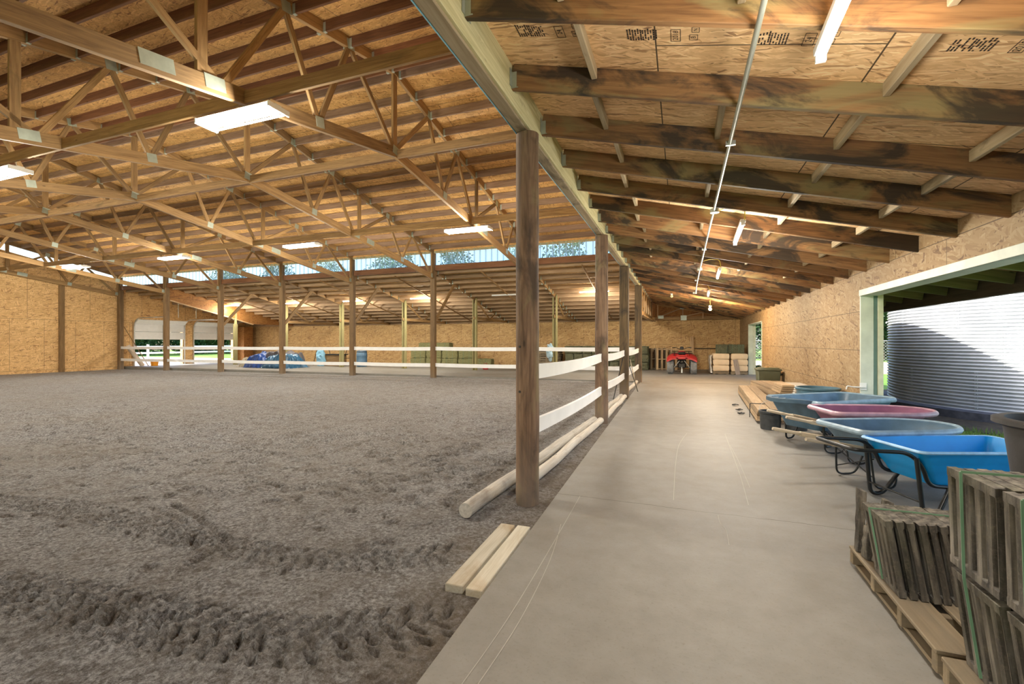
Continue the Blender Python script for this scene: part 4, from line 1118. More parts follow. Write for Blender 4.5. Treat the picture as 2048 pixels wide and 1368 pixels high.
for j in range(3):
    bm.faces.new((up[3][j], up[3][j + 1], lo[3][j + 1], lo[3][j])); bm.faces.new((up[0][j + 1], up[0][j], lo[0][j], lo[0][j + 1]))
hp = obj('handle_plate', bm, M['tub_slate'], Cc, angle=0.5)
for y in (-0.13, 0.0, 0.13): tube('plate_rib', [(0.0, y, 0.617), (-0.22, y * 0.8, 0.634)], 0.007, M['tub_slate'], Cc, 8)
for s in (-1, 1):
    wheel(Cc, (1.08, s * 0.34, 0.19), 0.19, 0.09)
    tube('leg', round_path([(0.2, s * 0.27, 0.30), (0.22, s * 0.28, 0.02), (0.34, s * 0.28, 0.02), (0.42, s * 0.24, 0.25)], 0.05), 0.012, M['black_tube'], Cc, 8)
tube('axle', [(1.08, -0.34, 0.19), (1.08, 0.34, 0.19)], 0.011, M['steel'], Cc, 8)
bm = bmesh.new(); bm_box(bm, (0.40, -0.352, 0.47), (0.13, 0.004, 0.12), Matrix.Rotation(0.0, 4, 'Z')); lb = obj('side_label', bm, M['white_enamel'], Cc, label='white paper label')
for v in lb.data.vertices: v.co.y += (v.co.z - 0.47) * -0.31
bm = bmesh.new(); bm_box(bm, (0.40, -0.356, 0.452), (0.10, 0.003, 0.03)); lm = obj('label_print', bm, M['black'], Cc)
for v in lm.data.vertices: v.co.y += (v.co.z - 0.47) * -0.31

def round_tub(name, loc, r_top, r_bot, h, mat, label, cat, lip=0.02, handles=True, rz=0.0, group=None):
    t = thing(name, loc, label, cat, group, rz)
    bm = bmesh.new()
    bm_lathe(bm, [(0, 0), (r_bot, 0), (r_bot + 0.004, 0.02), (r_top - 0.004, h - 0.05), (r_top + lip * 0.3, h - 0.045), (r_top + lip, h - 0.03), (r_top + lip, h - 0.006), (r_top + lip * 0.6, h), (r_top - 0.012, h), (r_top - 0.016, h - 0.03), (r_bot - 0.012, 0.02), (0, 0.02)], 48)
    obj('tub_body', bm, mat, t, angle=0.6)
    return t
T1 = round_tub('stock_tub', (2.26, 9.42, 0), 0.325, 0.27, 0.55, M['tub_teal'], 'round teal plastic stock tub against the OSB wall by the doorway', 'tub')
for a in (-2.2, 0.9):
    c, s = math.cos(a), math.sin(a); tx, ty = -s, c
    p = [(0.318 * c + tx * w, 0.318 * s + ty * w, 0.42) for w in (-0.075, 0.075)]; q = [(0.365 * c + tx * w, 0.365 * s + ty * w, 0.42) for w in (-0.06, 0.06)]
    tube('tub_handle', round_path([p[0], q[0], q[1], p[1]], 0.02), 0.014, M['tub_grey'], T1, 8)
K1 = round_tub('bucket', (1.30, 8.02, 0), 0.152, 0.135, 0.285, M['bucket'], 'dusty black bucket with a raised wire handle beside the plank stack', 'bucket', 0.012)
tube('wire_handle', smooth_path([(-0.155, 0.0, 0.26), (-0.14, 0.02, 0.35), (-0.06, 0.04, 0.42), (0.06, 0.04, 0.41), (0.14, 0.02, 0.34), (0.155, 0, 0.26)], 6), 0.003, M['steel'], K1, 6)
K2 = round_tub('bucket', (1.66, 8.10, 0), 0.165, 0.145, 0.27, M['bucket'], 'black bucket behind the wooden barrow handles, next to the first bucket', 'bucket', 0.012)
K3 = round_tub('trash_can', (2.155, 3.50, 0), 0.355, 0.25, 0.90, M['tub_dark'], 'tall charcoal tapered can with a thick rolled rim behind the tile pallets', 'trash can', 0.045)
# olive bin with a lid by the far doorway
t = thing('storage_bin', (2.27, 14.4, 0), 'olive green lidded storage bin standing by the far doorway', 'bin')
bm = bmesh.new(); vs = bm_box(bm, (0, 0, 0.28), (0.56, 0.5, 0.56), None, 0.02)
for v in bm.verts:
    k = 0.88 + 0.12 * v.co.z / 0.56; v.co.x *= k; v.co.y *= k
obj('bin_body', bm, M['bin_green'], t)
bm = bmesh.new(); bm_box(bm, (0, 0, 0.585), (0.60, 0.54, 0.05), None, 0.012); bm_box(bm, (0, 0, 0.62), (0.50, 0.44, 0.03), None, 0.01); obj('bin_lid', bm, M['bin_green'], t)
bm = bmesh.new(); bmesh.ops.create_uvsphere(bm, u_segments=12, v_segments=8, radius=0.06, matrix=Matrix.Translation((-0.03, 0, 0.64)) @ Matrix.Diagonal((1, 1, 0.6, 1))); obj('lid_knob', bm, M['fir'], t)
tube('bin_handle', round_path([(0.27, -0.1, 0.42), (0.35, -0.1, 0.47), (0.35, 0.1, 0.47), (0.27, 0.1, 0.42)], 0.03), 0.015, M['black'], t, 8)

# ---- planks stacked on the floor
rng = random.Random(5)
def plank_pile(x0, y0, ang, cols, layers, L, w, th, grp, desc, z00=0.0):
    m = Matrix.Translation((x0, y0, 0)) @ Matrix.Rotation(ang, 4, 'Z')
    for l in range(layers):
        for c in range(cols):
            j = rng.uniform(-0.05, 0.05)
            a = m @ Vector((c * (w + 0.006) + w / 2 + rng.uniform(-0.004, 0.004) + l * 0.004, j, z00 + l * th + th / 2)); b = m @ Vector((c * (w + 0.006) + w / 2 + l * 0.004, j + L, z00 + l * th + th / 2))
            tag(bar('plank', a, b, w, th - 0.003, M['lumber'], bev=0.002), '%s, %s layer, %s from aisle edge' % (desc, ORD[l], ORD[c]), 'plank', grp)
for y in (8.9, 10.6, 12.3): tag(bar('bearer', (1.18 + (y - 8.4) * 0.045, y, 0.02), (1.54 + (y - 8.4) * 0.045, y, 0.02), 0.06, 0.04, M['lumber']), 'short bearer under the low plank stack, %s from us' % ORD[int((y - 8.9) / 1.7 + .1)], 'wood block', 'bearers under the planks')
plank_pile(1.17, 8.47, -0.045, 2, 5, 4.6, 0.19, 0.04, 'planks of the low stack', 'tan plank of the low stack by the buckets', 0.04)
for y in (10.0, 11.6, 13.2): tag(bar('bearer', (1.92 - (y - 9.9) * 0.055, y, 0.03), (2.58 - (y - 9.9) * 0.055, y, 0.03), 0.08, 0.06, M['lumber']), 'short bearer under the high plank stack, %s from us' % ORD[int((y - 10) / 1.6 + .1)], 'wood block', 'bearers under the planks')
plank_pile(1.92, 9.92, 0.055, 3, 6, 3.7, 0.235, 0.045, 'planks of the high stack', 'tan plank of the high stack by the wall', 0.06)
for i, (x, y, a, z) in enumerate(((1.72, 9.9, 0.02, 0.352), (1.58, 9.75, 0.015, 0.265))):
    pass
for i in range(4):
    t = thing('board_pack', (2.05 + 0.01 * i, 10.25 - 0.02 * i, 0.333 + 0.045 * i), 'short tan board pack wrapped in torn clear film, %s in its pile on the planks' % ORD[i], 'board pack', 'wrapped board packs on the planks', 0.03)
    bm = bmesh.new(); bm_box(bm, (-0.08, 0.35, 0.021), (0.30, 0.75, 0.04), None, 0.004); obj('boards', bm, M['lumber'], t)
    bm = bmesh.new(); bm_box(bm, (0.12, 0.30, 0.021), (0.28, 0.86, 0.043), None, 0.012)
    bmesh.ops.subdivide_edges(bm, edges=bm.edges, cuts=4, use_grid_fill=True)
    for v in bm.verts: v.co += Vector((mnoise.noise(v.co * 9 + Vector((i, 0, 0))), mnoise.noise(v.co * 8), 0)) * 0.02
    obj('plastic_film', bm, M['wrap'], t, angle=1.2)
# dark strap and its curls by the low stack
tag(tube('tie_strap', round_path([(1.155, 9.15, 0.0), (1.16, 9.15, 0.25), (1.40, 9.14, 0.252)], 0.02), 0.008, M['black'], None, 6), 'dark tie strap standing up round the low plank stack', 'strap')
for i, (x, y) in enumerate(((1.02, 10.7), (1.02, 9.95), (1.0, 9.45))):
    pts = [(x + 0.10 * k / 12 + 0.03 * math.sin(k * 1.9 + i), y + 0.05 * math.cos(k * 1.5 + i), 0.012 + 0.02 * abs(math.sin(k * 1.1))) for k in range(13)]
    tag(tube('strap_curl', smooth_path(pts, 3), 0.007, M['black'], None, 6), 'small dark curl of strap on the floor by the planks, %s from the far end' % ORD[i], 'strap', 'curled straps by the planks')

# ================================================================ TILE PALLETS
def make_pallet(loc, label, sx=1.12, sy=1.0, rz=0.0, group='tile pallets'):
    """a pallet with its boards along y and its stringers along x"""
    t = thing('pallet', loc, label, 'pallet', group, rz)
    nbd = 6; w = 0.15
    for i in range(nbd):
        x = (sx - w) * i / (nbd - 1) + w / 2
        bar('deck_board', W_(t, (x, 0, 0.11)), W_(t, (x, sy, 0.11)), w, 0.02, M['pallet'], t)
        if i in (0, 2, 3, 5): bar('bottom_board', W_(t, (x, 0, 0.01)), W_(t, (x, sy, 0.01)), 0.10, 0.018, M['pallet'], t)
    for i in range(4):
        y = (sy - 0.045) * i / 3 + 0.0225
        bar('stringer', W_(t, (0.004, y, 0.06)), W_(t, (sx - 0.004, y, 0.06)), 0.04, 0.08, M['pallet'], t)
    return t
def W_(t, p): return world_of(t) @ Vector(p)
pa1 = make_pallet((0.955, 2.30, 0), 'dusty pallet under the half-empty tile row, further from us')
pa2 = dup(pa1, (0.955, 1.26, 0), 0, 'dusty pallet under the tall double layer of tiles, nearest us')

TH, TD, TP = 0.365, 0.285, 0.043      # tile height, depth and pitch
def tile_mesh():
    """a ribbed cement roof tile standing on edge: ribs run up, the broad face looks along -x"""
    bm = bmesh.new(); ny = 60
    def groove(v):
        q = (v * 5.0 + 0.1) % 1.0
        return 0.017 * (1 if 0.25 < q < 0.62 else (max(0, 1 - abs(q - 0.435) / 0.26) if 0.17 < q < 0.70 else 0.0))
    rows = []
    for z, e in ((0, 1), (0.025, 1), (0.03, 0), (TH * 0.5, 0), (TH - 0.035, 0), (TH - 0.03, 1), (TH, 1)):
        ra, rb = [], []
        for i in range(ny + 1):
            v = i / ny; y = v * TD; g = groove(v)
            if e: xa, xb = -0.0185, 0.0165 + (0.003 if abs(v - 0.5) < 0.44 else -0.006)
            else: xa, xb = -0.0165 + g, 0.004 + g * 0.5
            ra.append(bm.verts.new((xa, y, z))); rb.append(bm.verts.new((xb, y, z)))
        rows.append((ra, rb))
    for (a, b), (c, d) in zip(rows, rows[1:]):
        for i in range(ny):
            bm.faces.new((a[i], c[i], c[i + 1], a[i + 1])); bm.faces.new((b[i + 1], d[i + 1], d[i], b[i]))
        bm.faces.new((a[0], b[0], d[0], c[0])); bm.faces.new((a[ny], c[ny], d[ny], b[ny]))
    for (a, b) in (rows[0], rows[-1]):
        for i in range(ny): bm.faces.new((a[i], a[i + 1], b[i + 1], b[i]))
    me = fin(bm, 'roof_tile', angle=0.5); me.materials.append(M['tile']); return me
TM = tile_mesh()
def tile(x, y, z, lean, label, group, tilt=0.0):
    """lean > 0 tips the top towards -x"""
    rg = tile.r
    m = Matrix.Translation((x + rg.uniform(-0.002, 0.002), y + rg.uniform(-0.006, 0.006), z)) @ Matrix.Rotation(rg.uniform(-0.012, 0.012) + tilt, 4, 'Z') @ Matrix.Rotation(-lean, 4, 'Y')
    return tag(link('roof_tile', TM, None, None, mw=m), label, 'roof tile', group)
tile.r = random.Random(11)
ZP = 0.121
def strap_round(pts, label, w=0.008, mat=None):
    bm = bmesh.new(); pts = [Vector(p) for p in pts]
    for a, b in zip(pts, pts[1:]): bm_bar(bm, a, b, w if abs((b - a).normalized().y) < 0.9 else w, 0.0025, up=(0, 1, 0) if abs((b - a).normalized().z) < 0.5 else (0, 1, 0))
    return tag(obj('strap', bm, mat or M['strap']), label, 'strap', 'green straps round the tiles')
# the low row, further from us: tiles lean towards the aisle
n = 24
for i in range(n):
    x = 1.00 + i * TP
    tile(x, 2.69, ZP + 0.004, 0.16, 'ribbed cement tile in the low leaning row, %s from the aisle' % ORD[i], 'cement tiles of the low row')
s_ = math.sin(0.16) * TH
xA = 0.972
strap_round([(xA, 2.86, ZP + 0.01), (xA - s_, 2.86, ZP + TH * 0.987 + 0.008), (2.03 - s_, 2.86, ZP + TH * 0.987 + 0.008)], 'pale green strap over the low leaning tile row')
# broken tile pieces left at the far side of that pallet
for i, (x, y, z, sx, sy, sz, a) in enumerate(((0.985, 3.22, 0, 0.035, 0.05, 0.36, 0.02), (1.03, 3.17, 0, 0.03, 0.06, 0.30, -0.05), (1.07, 3.12, 0, 0.035, 0.055, 0.34, 0.04), (1.02, 3.08, 0, 0.03, 0.05, 0.22, 0.1), (1.07, 3.02, 0, 0.04, 0.05, 0.27, -0.08), (0.985, 3.12, 0, 0.03, 0.05, 0.18, 0.06))):
    bm = bmesh.new(); bm_box(bm, (0, 0, sz / 2), (sx, sy, sz)); bmesh.ops.subdivide_edges(bm, edges=bm.edges, cuts=5, use_grid_fill=True)
    for v in bm.verts: v.co += Vector((mnoise.noise(v.co * 22 + Vector((i * 3, 0, 0))), mnoise.noise(v.co * 25 + Vector((0, i, 0))), mnoise.noise(v.co * 20) * (v.co.z > sz * 0.9))) * 0.012
    tag(link('tile_fragment', fin(bm, 'tile_fragment'), M['tile'] if i != 1 else M['fir'], None, mw=Matrix.Translation((x, y, ZP + 0.004)) @ Matrix.Rotation(a, 4, 'Y') @ Matrix.Rotation(a * 3, 4, 'Z')), 'upright broken %s at the far corner of the tile pallet, %s of six' % ('wood offcut' if i == 1 else 'tile piece', ORD[i]), 'tile piece', 'broken pieces beside the low tile row')
# the tall block nearest us: two layers, three rows deep
for layer in (0, 1):
    for row in range(3):
        nn = 26
        for i in range(nn):
            lean = [0.13, 0.0][layer]
            x = 0.995 + i * TP + (0.0 if layer else 0.045) + row * 0.004
            y = 1.945 - row * 0.305
            z = ZP + 0.004 + layer * (TH + 0.015)
            tile(x - (0.0), y, z, lean if not layer else 0.03, 'ribbed cement tile, %s layer, row %s from us, %s from the aisle' % (['lower', 'upper'][layer], ['furthest', 'middle', 'nearest'][row], ORD[i]), 'cement tiles of the tall block')
zt_ = ZP + 2 * TH + 0.027
for y, lab in ((2.12, 'green strap round the tall tile block, on its row furthest from us'), (1.80, 'green strap round the tall tile block, on its middle row'), (1.50, 'green strap round the tall tile block, on its nearest row')):
    strap_round([(1.01, y, ZP + 0.02), (0.958, y - 0.01, ZP + TH + 0.01), (0.953, y, zt_), (2.12, y, zt_)], lab, 0.009)

# pale scratches dragged over the concrete
floor_o = bpy.data.objects['floor']
chalk = plain('chalky_scratch', (0.42, 0.40, 0.36), 0.8)
for pts, w in (([(915, 1380), (1020, 1230), (1110, 1080), (1160, 992)], 0.0035), ([(948, 1380), (1040, 1240), (1100, 1120), (1122, 1048)], 0.003), ([(1374, 866), (1358, 890), (1351, 930), (1347, 1000)], 0.0035),
               ([(1450, 868), (1462, 900), (1480, 950), (1497, 1010)], 0.0035), ([(1460, 890), (1476, 920), (1500, 975)], 0.003), ([(1436, 1030), (1440, 1045), (1452, 1060), (1458, 1090)], 0.003)):
    P3 = smooth_path([gp(x, y, 0.0015) for x, y in pts], 6); V = []; F = []
    for i, p in enumerate(P3):
        d = (P3[min(i + 1, len(P3) - 1)] - P3[max(i - 1, 0)]).normalized(); nrm = Vector((-d.y, d.x, 0)) * w / 2
        V += [p + nrm, p - nrm]
        if i: b = 2 * i; F.append((b - 2, b - 1, b + 1, b))
    link('scratch', mesh_from('scratch', V, F), chalk, floor_o, mw=Matrix.Identity(4))

# ================================================================ FAR END OF THE AISLE
# ---- quad bike, seen from behind
Q = thing('quad_bike', (0.03, 20.25, 0), 'red quad bike parked with its tail to us at the far end of the aisle', 'quad bike')
def knobby(x, y, R, w):
    wh = wheel_x(Q, (x, y, R), R, w)
def wheel_x(parent, loc, R, w):
    bm = bmesh.new(); n = 40; rt = w / 2
    m = Matrix.Translation(loc) @ Matrix.Rotation(PI / 2, 4, 'Y')
    prof = [(R * 0.55, -rt * 0.85), (R * 0.78, -rt), (R * 0.93, -rt * 0.92), (R * 0.975, -rt * 0.6), (R * 0.98, 0), (R * 0.975, rt * 0.6), (R * 0.93, rt * 0.92), (R * 0.78, rt), (R * 0.55, rt * 0.85), (R * 0.5, 0), (R * 0.55, -rt * 0.85)]
    bm_lathe(bm, prof, n)
    for v in bm.verts: v.co = m @ v.co
    for i in range(22):
        a = 2 * PI * i / 22
        for s, off in ((-1, 0.0), (1, 0.14)):
            mm = m @ Matrix.Rotation(a + off, 4, 'Z') @ Matrix.Translation((R * 0.985, 0, s * rt * 0.5)) @ Matrix.Rotation(s * 0.5, 4, 'X')
            bm_box(bm, (0, 0, 0), (0.022, 0.032, rt * 0.85), mm)
    t = obj('tyre', bm, plain('quad_tyre', (0.2, 0.21, 0.22), 0.85, var=0.3) if 'quad_tyre' not in bpy.data.materials else bpy.data.materials['quad_tyre'], parent, angle=0.6)
    bm = bmesh.new(); bm_lathe(bm, [(0, -rt * 0.3), (R * 0.3, -rt * 0.3), (R * 0.5, -rt * 0.8), (R * 0.55, -rt * 0.8), (R * 0.55, rt * 0.8), (R * 0.5, rt * 0.8), (R * 0.3, rt * 0.3), (0, rt * 0.3)], 24)
    for v in bm.verts: v.co = m @ v.co
    link('wheel_rim', fin(bm, 'wheel_rim', angle=0.5), M['steel'], t, mw=world_of(parent))
for x, y in ((-0.46, 0.3), (0.46, 0.3), (-0.44, 1.5), (0.44, 1.5)): wheel_x(Q, (x, y, 0.30), 0.30, 0.25)
def fender(s, y0, y1, z, name):
    bm = bmesh.new(); n = 12; rows = []
    for i in range(n + 1):
        t = i / n; y = y0 + (y1 - y0) * t; zz = z + 0.10 * math.sin(PI * min(1, t * 1.1)) - 0.06 * (1 - t) ** 3
        rows.append([bm.verts.new((s * x, y, zz + dz)) for x, dz in ((0.14, 0.05), (0.22, 0.06), (0.40, 0.02), (0.54, -0.035), (0.60, -0.10), (0.575, -0.13), (0.38, -0.03), (0.14, 0.0))])
    for a, b in zip(rows, rows[1:]):
        for k in range(8): bm.faces.new((a[k], a[(k + 1) % 8], b[(k + 1) % 8], b[k]))
    bm.faces.new(rows[0]); bm.faces.new(rows[-1])
    obj(name, bm, M['red'], Q, angle=0.7)
for s in (-1, 1):
    fender(s, -0.05, 0.68, 0.70, 'rear_fender'); fender(s, 1.15, 1.85, 0.72, 'front_fender')
bm = bmesh.new(); bm_box(bm, (0, -0.02, 0.69), (0.46, 0.06, 0.12), None, 0.02); bm_box(bm, (0, 0.1, 0.78), (0.42, 0.3, 0.06), None, 0.025); obj('tail_panel', bm, M['red'], Q)
for s in (-1, 1):
    bm = bmesh.new(); bm_box(bm, (s * 0.27, -0.055, 0.70), (0.10, 0.02, 0.06), None, 0.008); obj('tail_lamp', bm, plain('tail_lens_%d' % (s + 1), (0.4, 0.01, 0.01), 0.2), Q)
bm = bmesh.new(); bm_box(bm, (0, 0.55, 0.87), (0.30, 0.66, 0.12), None, 0.04); obj('seat', bm, M['black'], Q)
bm = bmesh.new(); bm_box(bm, (0, 1.05, 0.86), (0.30, 0.36, 0.20), None, 0.05); bm_box(bm, (0, 1.55, 0.82), (0.42, 0.5, 0.14), None, 0.05); obj('fuel_tank', bm, M['red'], Q)
for nm, ys, z in (('rear_rack', (0.0, 0.42), 0.88), ('front_rack', (1.35, 1.85), 0.93)):
    bm = bmesh.new()
    bm_tube(bm, round_path([(-0.42, ys[0], z), (0.42, ys[0], z), (0.42, ys[1], z), (-0.42, ys[1], z), (-0.42, ys[0], z)], 0.05), 0.013, 8)
    for k in range(5): bm_tube(bm, [(-0.34 + 0.17 * k, ys[0], z), (-0.34 + 0.17 * k, ys[1], z)], 0.008, 6)
    for s in (-1, 1):
        bm_tube(bm, [(s * 0.30, ys[0] + 0.05, z), (s * 0.28, ys[0] + 0.08, z - 0.14)], 0.01, 6); bm_tube(bm, [(s * 0.30, ys[1] - 0.05, z), (s * 0.28, ys[1] - 0.05, z - 0.14)], 0.01, 6)
    obj(nm, bm, M['black_tube'], Q)
tube('handlebar', round_path([(-0.40, 0.98, 1.10), (-0.24, 1.06, 1.11), (-0.10, 1.10, 1.04), (0.10, 1.10, 1.04), (0.24, 1.06, 1.11), (0.40, 0.98, 1.10)], 0.04), 0.013, M['black_tube'], Q, 8)
for s in (-1, 1):
    tube('hand_grip', [(s * 0.38, 0.985, 1.10), (s * 0.27, 1.045, 1.11)], 0.02, M['black'], Q, 10)
bm = bmesh.new(); bm_box(bm, (0, 1.12, 1.08), (0.16, 0.10, 0.14), None, 0.03); obj('instrument_pod', bm, M['black'], Q)
bm = bmesh.new(); bm_box(bm, (0, 0.32, 0.36), (0.30, 0.34, 0.24), None, 0.04); bm_box(bm, (0, 0.9, 0.45), (0.36, 0.6, 0.36), None, 0.05); obj('engine_block', bm, M['black'], Q)
for s in (-1, 1): tube('swing_arm', [(s * 0.10, 0.12, 0.56), (s * 0.31, 0.14, 0.27)], 0.017, M['steel'], Q, 8)
tube('rear_axle', [(-0.42, 0.3, 0.30), (0.42, 0.3, 0.30)], 0.022, M['black_tube'], Q, 8)
bm = bmesh.new(); bm_tube(bm, [(0, 0.25, 0.35), (0, -0.02, 0.28), (0, -0.06, 0.10)], 0.02, 8); bm_box(bm, (0, -0.05, 0.14), (0.06, 0.03, 0.16)); obj('tow_hitch', bm, M['steel'], Q)
bm = bmesh.new(); bmesh.ops.create_uvsphere(bm, u_segments=14, v_segments=10, radius=0.075, matrix=Matrix.Translation((0, 0.1, 0.52))); obj('muffler', bm, M['black'], Q)

# ---- sacks on pallets
def sack_mesh(w, d, h, seed):
    bm = bmesh.new(); bm_box(bm, (0, 0, h / 2), (w, d, h)); bmesh.ops.subdivide_edges(bm, edges=bm.edges, cuts=7, use_grid_fill=True)
    for v in bm.verts:
        x, y, z = v.co.x / (w / 2), v.co.y / (d / 2), (v.co.z - h / 2) / (h / 2)
        f = 1 - 0.10 * (abs(z) ** 4)
        v.co.x *= f * (1 - 0.04 * abs(y) ** 4); v.co.y *= f * (1 - 0.04 * abs(x) ** 4)
        v.co.z = h / 2 + (v.co.z - h / 2) * (1 - 0.10 * (x * x + y * y) / 2)
        v.co += Vector((mnoise.noise(v.co * 7 + Vector((seed, 0, 0))), mnoise.noise(v.co * 6), mnoise.noise(v.co * 8))) * 0.010
    me = fin(bm, 'feed_sack', angle=1.0); me.materials.append(M['bag']); return me
SM = [sack_mesh(0.645, 0.48, 0.255, i) for i in range(3)]
for c in range(2):
    pl = make_pallet((1.24 + c * 0.70, 20.92, 0), 'pallet under the tan sacks, %s' % ['further from the wall', 'tight by the wall'][c], 0.64, 1.0, group='pallets under the sacks')
    for r in range(2):
        for l in range(3):
            m = Matrix.Translation((1.575 + c * 0.695, 21.17 + r * 0.5, 0.121 + l * 0.247))
            tag(link('feed_sack', SM[(c + r + l) % 3], None, None, mw=m), 'smooth tan sack, %s layer, %s row, column %s' % (['bottom', 'middle', 'top'][l], ['front', 'back'][r], ['away from the wall', 'by the wall'][c]), 'sack', 'tan sacks stacked on pallets')
bm = bmesh.new(); bm_box(bm, (0, 0, 0.37), (0.05, 0.98, 0.74)); bmesh.ops.subdivide_edges(bm, edges=bm.edges, cuts=9, use_grid_fill=True)
for v in bm.verts: v.co += Vector((mnoise.noise(v.co * 9), mnoise.noise(v.co * 7 + Vector((9, 0, 0))), mnoise.noise(v.co * 6) * 0.4)) * 0.05
tag(link('plastic_wrap', fin(bm, 'plastic_wrap', angle=1.2), M['wrap'], None, mw=Matrix.Translation((1.175, 21.42, 0.05))), 'crumpled clear wrap bunched against the side of the sack stack', 'plastic wrap')
tag(bar('leaning_board', (2.20, 20.80, 0.0), (2.10, 20.885, 0.62), 0.17, 0.022, wood('grey_board', (0.25, 0.2, 0.17), (0.38, 0.32, 0.28)), up=(0, 1, 0)), 'grey board propped against the tan sacks', 'board')
tag(bar('leaning_board', (0.50, 23.75, 0.0), (0.50, 24.12, 1.62), 0.17, 0.02, M['fir_pale'], up=(0, 1, 0)), 'tall pale board leaning on the back wall behind the quad bike', 'board')
tag(bar('wall_ledge', (0.6, 24.12, 1.04), (1.75, 24.12, 1.04), 0.12, 0.035, wood('dark_ledge', (0.045, 0.03, 0.02), (0.11, 0.075, 0.045))), 'narrow dark ledge on the back wall beside the leaning board', 'ledge')

# ---- hay
def bale_mesh(L, w, h, seed, mat, name='hay_bale'):
    bm = bmesh.new(); bm_box(bm, (0, 0, h / 2), (L, w, h)); bmesh.ops.subdivide_edges(bm, edges=bm.edges, cuts=11, use_grid_fill=True)
    for v in bm.verts:
        x, y, z = v.co.x / (L / 2), v.co.y / (w / 2), (v.co.z - h / 2) / (h / 2)
        e = sorted((abs(x), abs(y), abs(z)))[1]
        k = 1 - 0.05 * max(0, e - 0.6) / 0.4
        v.co = Vector((v.co.x * k, v.co.y * k, h / 2 + (v.co.z - h / 2) * k))
        v.co += Vector((mnoise.noise(v.co * 14 + Vector((seed, 0, 0))), mnoise.noise(v.co * 13 + Vector((0, seed, 0))), mnoise.noise(v.co * 15))) * 0.035
        if abs(abs(x) - 0.36) < 0.07: v.co.z -= 0.008 if z > 0 else -0.008; v.co.y *= 0.985
    me = fin(bm, name, angle=0.5); me.materials.append(mat); return me
def string_mesh(L, w, h):
    bm = bmesh.new()
    for s in (-1, 1):
        x = s * L * 0.18; a, b = w / 2 + 0.004, h
        bm_tube(bm, [(x, -a, 0), (x, a, 0), (x, a, b), (x, -a, b)], 0.006, 6, closed=True)
    me = fin(bm, 'twine'); me.materials.append(M['strap']); return me
BG = [bale_mesh(0.92, 0.44, 0.375, i, M['hay_green']) for i in range(3)]
BS = [bale_mesh(0.98, 0.46, 0.43, 5 + i, M['hay_straw']) for i in range(3)]
TW = string_mesh(0.92, 0.44, 0.375); TWS = string_mesh(0.98, 0.46, 0.43)
def bale(me, tw, m, label, group, twine=True):
    o = tag(link('hay_bale', me, None, None, mw=m), label, 'hay bale', group)
    if twine: link('twine', tw, None, o, mw=world_of(o))
    return o
for l in range(3):                     # green stack: bales laid end-on to us
    for c in range(9):
        m = Matrix.Translation((-5.35 + c * 0.455 + (0.03 if l == 1 else 0), 23.1 + 0.02 * ((c * 7 + l) % 3), 0.01 + l * 0.378)) @ Matrix.Rotation(PI / 2, 4, 'Z')
        bale(BG[(c + l) % 3], TW, m, 'grey-green hay bale end-on in the long stack, layer %s, column %s' % (ORD[l], ORD[c]), 'grey-green bales of the long stack')
lay = [(0, [0, 1, 2, 3, 4]), (1, [0, 1, 2, 3]), (2, [0.5, 1.5])]
for l, cs in lay:
    for c in cs:
        m = Matrix.Translation((-14.1 + c * 1.02, 22.7 + 0.03 * l, 0.01 + l * 0.432))
        bale(BS[int(c + l) % 3], TWS, m, 'yellowish hay bale in the stepped stack, layer %s, number %s along' % (ORD[l], ORD[int(c)]), 'yellowish bales of the stepped stack')
for i, (x, w) in enumerate(((1.62, 0.0), (2.14, 0.05))):
    m = Matrix.Translation((x, 21.35, 0.865)) @ Matrix.Rotation(PI / 2 if i == 0 else 0.0, 4, 'Z') @ Matrix.Diagonal((0.75 if i else 0.8, 0.95, 1.0, 1))
    bale(BG[i], TW, m, ['small dark bale end-on on top of the tan sacks, away from the wall', 'dark bale lying on top of the tan sacks by the wall'][i], None)

# ---- spare pallets
def upright_pallet(loc, rx, rz, label, mat, grp='spare pallets standing on edge'):
    t = thing('pallet', loc, label, 'pallet', grp)
    mw = Matrix.Translation(loc) @ Matrix.Rotation(rz, 4, 'Z') @ Matrix.Rotation(rx, 4, 'X')
    t.matrix_basis = mw
    for i in range(5):
        x = 0.05 + i * 0.215
        bar('deck_board', mw @ Vector((x, 0, 0)), mw @ Vector((x, 0, 1.05)), 0.10, 0.02, mat, t, up=tuple(mw.to_3x3() @ Vector((0, 1, 0))))
    for z in (0.05, 0.52, 1.0): bar('stringer', mw @ Vector((0, 0.05, z)), mw @ Vector((0.98, 0.05, z)), 0.08, 0.045, mat, t, up=tuple(mw.to_3x3() @ Vector((0, 0, 1))))
    return t
dk = wood('dark_pallet', (0.07, 0.045, 0.03), (0.15, 0.10, 0.06))
upright_pallet((-1.72, 23.7, 0), -0.10, 0.0, 'dark pallet on edge against the back wall, nearest the hay', dk)
upright_pallet((-1.42, 23.45, 0), -0.12, 0.0, 'weathered pallet on edge, second of the three by the quad bike', M['pallet'])
upright_pallet((-1.13, 23.2, 0), -0.12, 0.0, 'pale pallet on edge, foremost of the three by the quad bike', M['fir_pale'])
p0 = None
for i in range(8):
    lab = 'reddish pallet lying flat in the pallet stack beside the grey-green hay, %s from the floor' % ORD[i]
    if p0 is None: p0 = make_pallet((-6.95, 22.6, 0), lab, 1.05, 1.0, group='pallets in the flat stack')
    else: dup(p0, (-6.95 + 0.02 * (i % 3), 22.6 - 0.015 * (i % 2), 0.1215 * i), 0, lab)
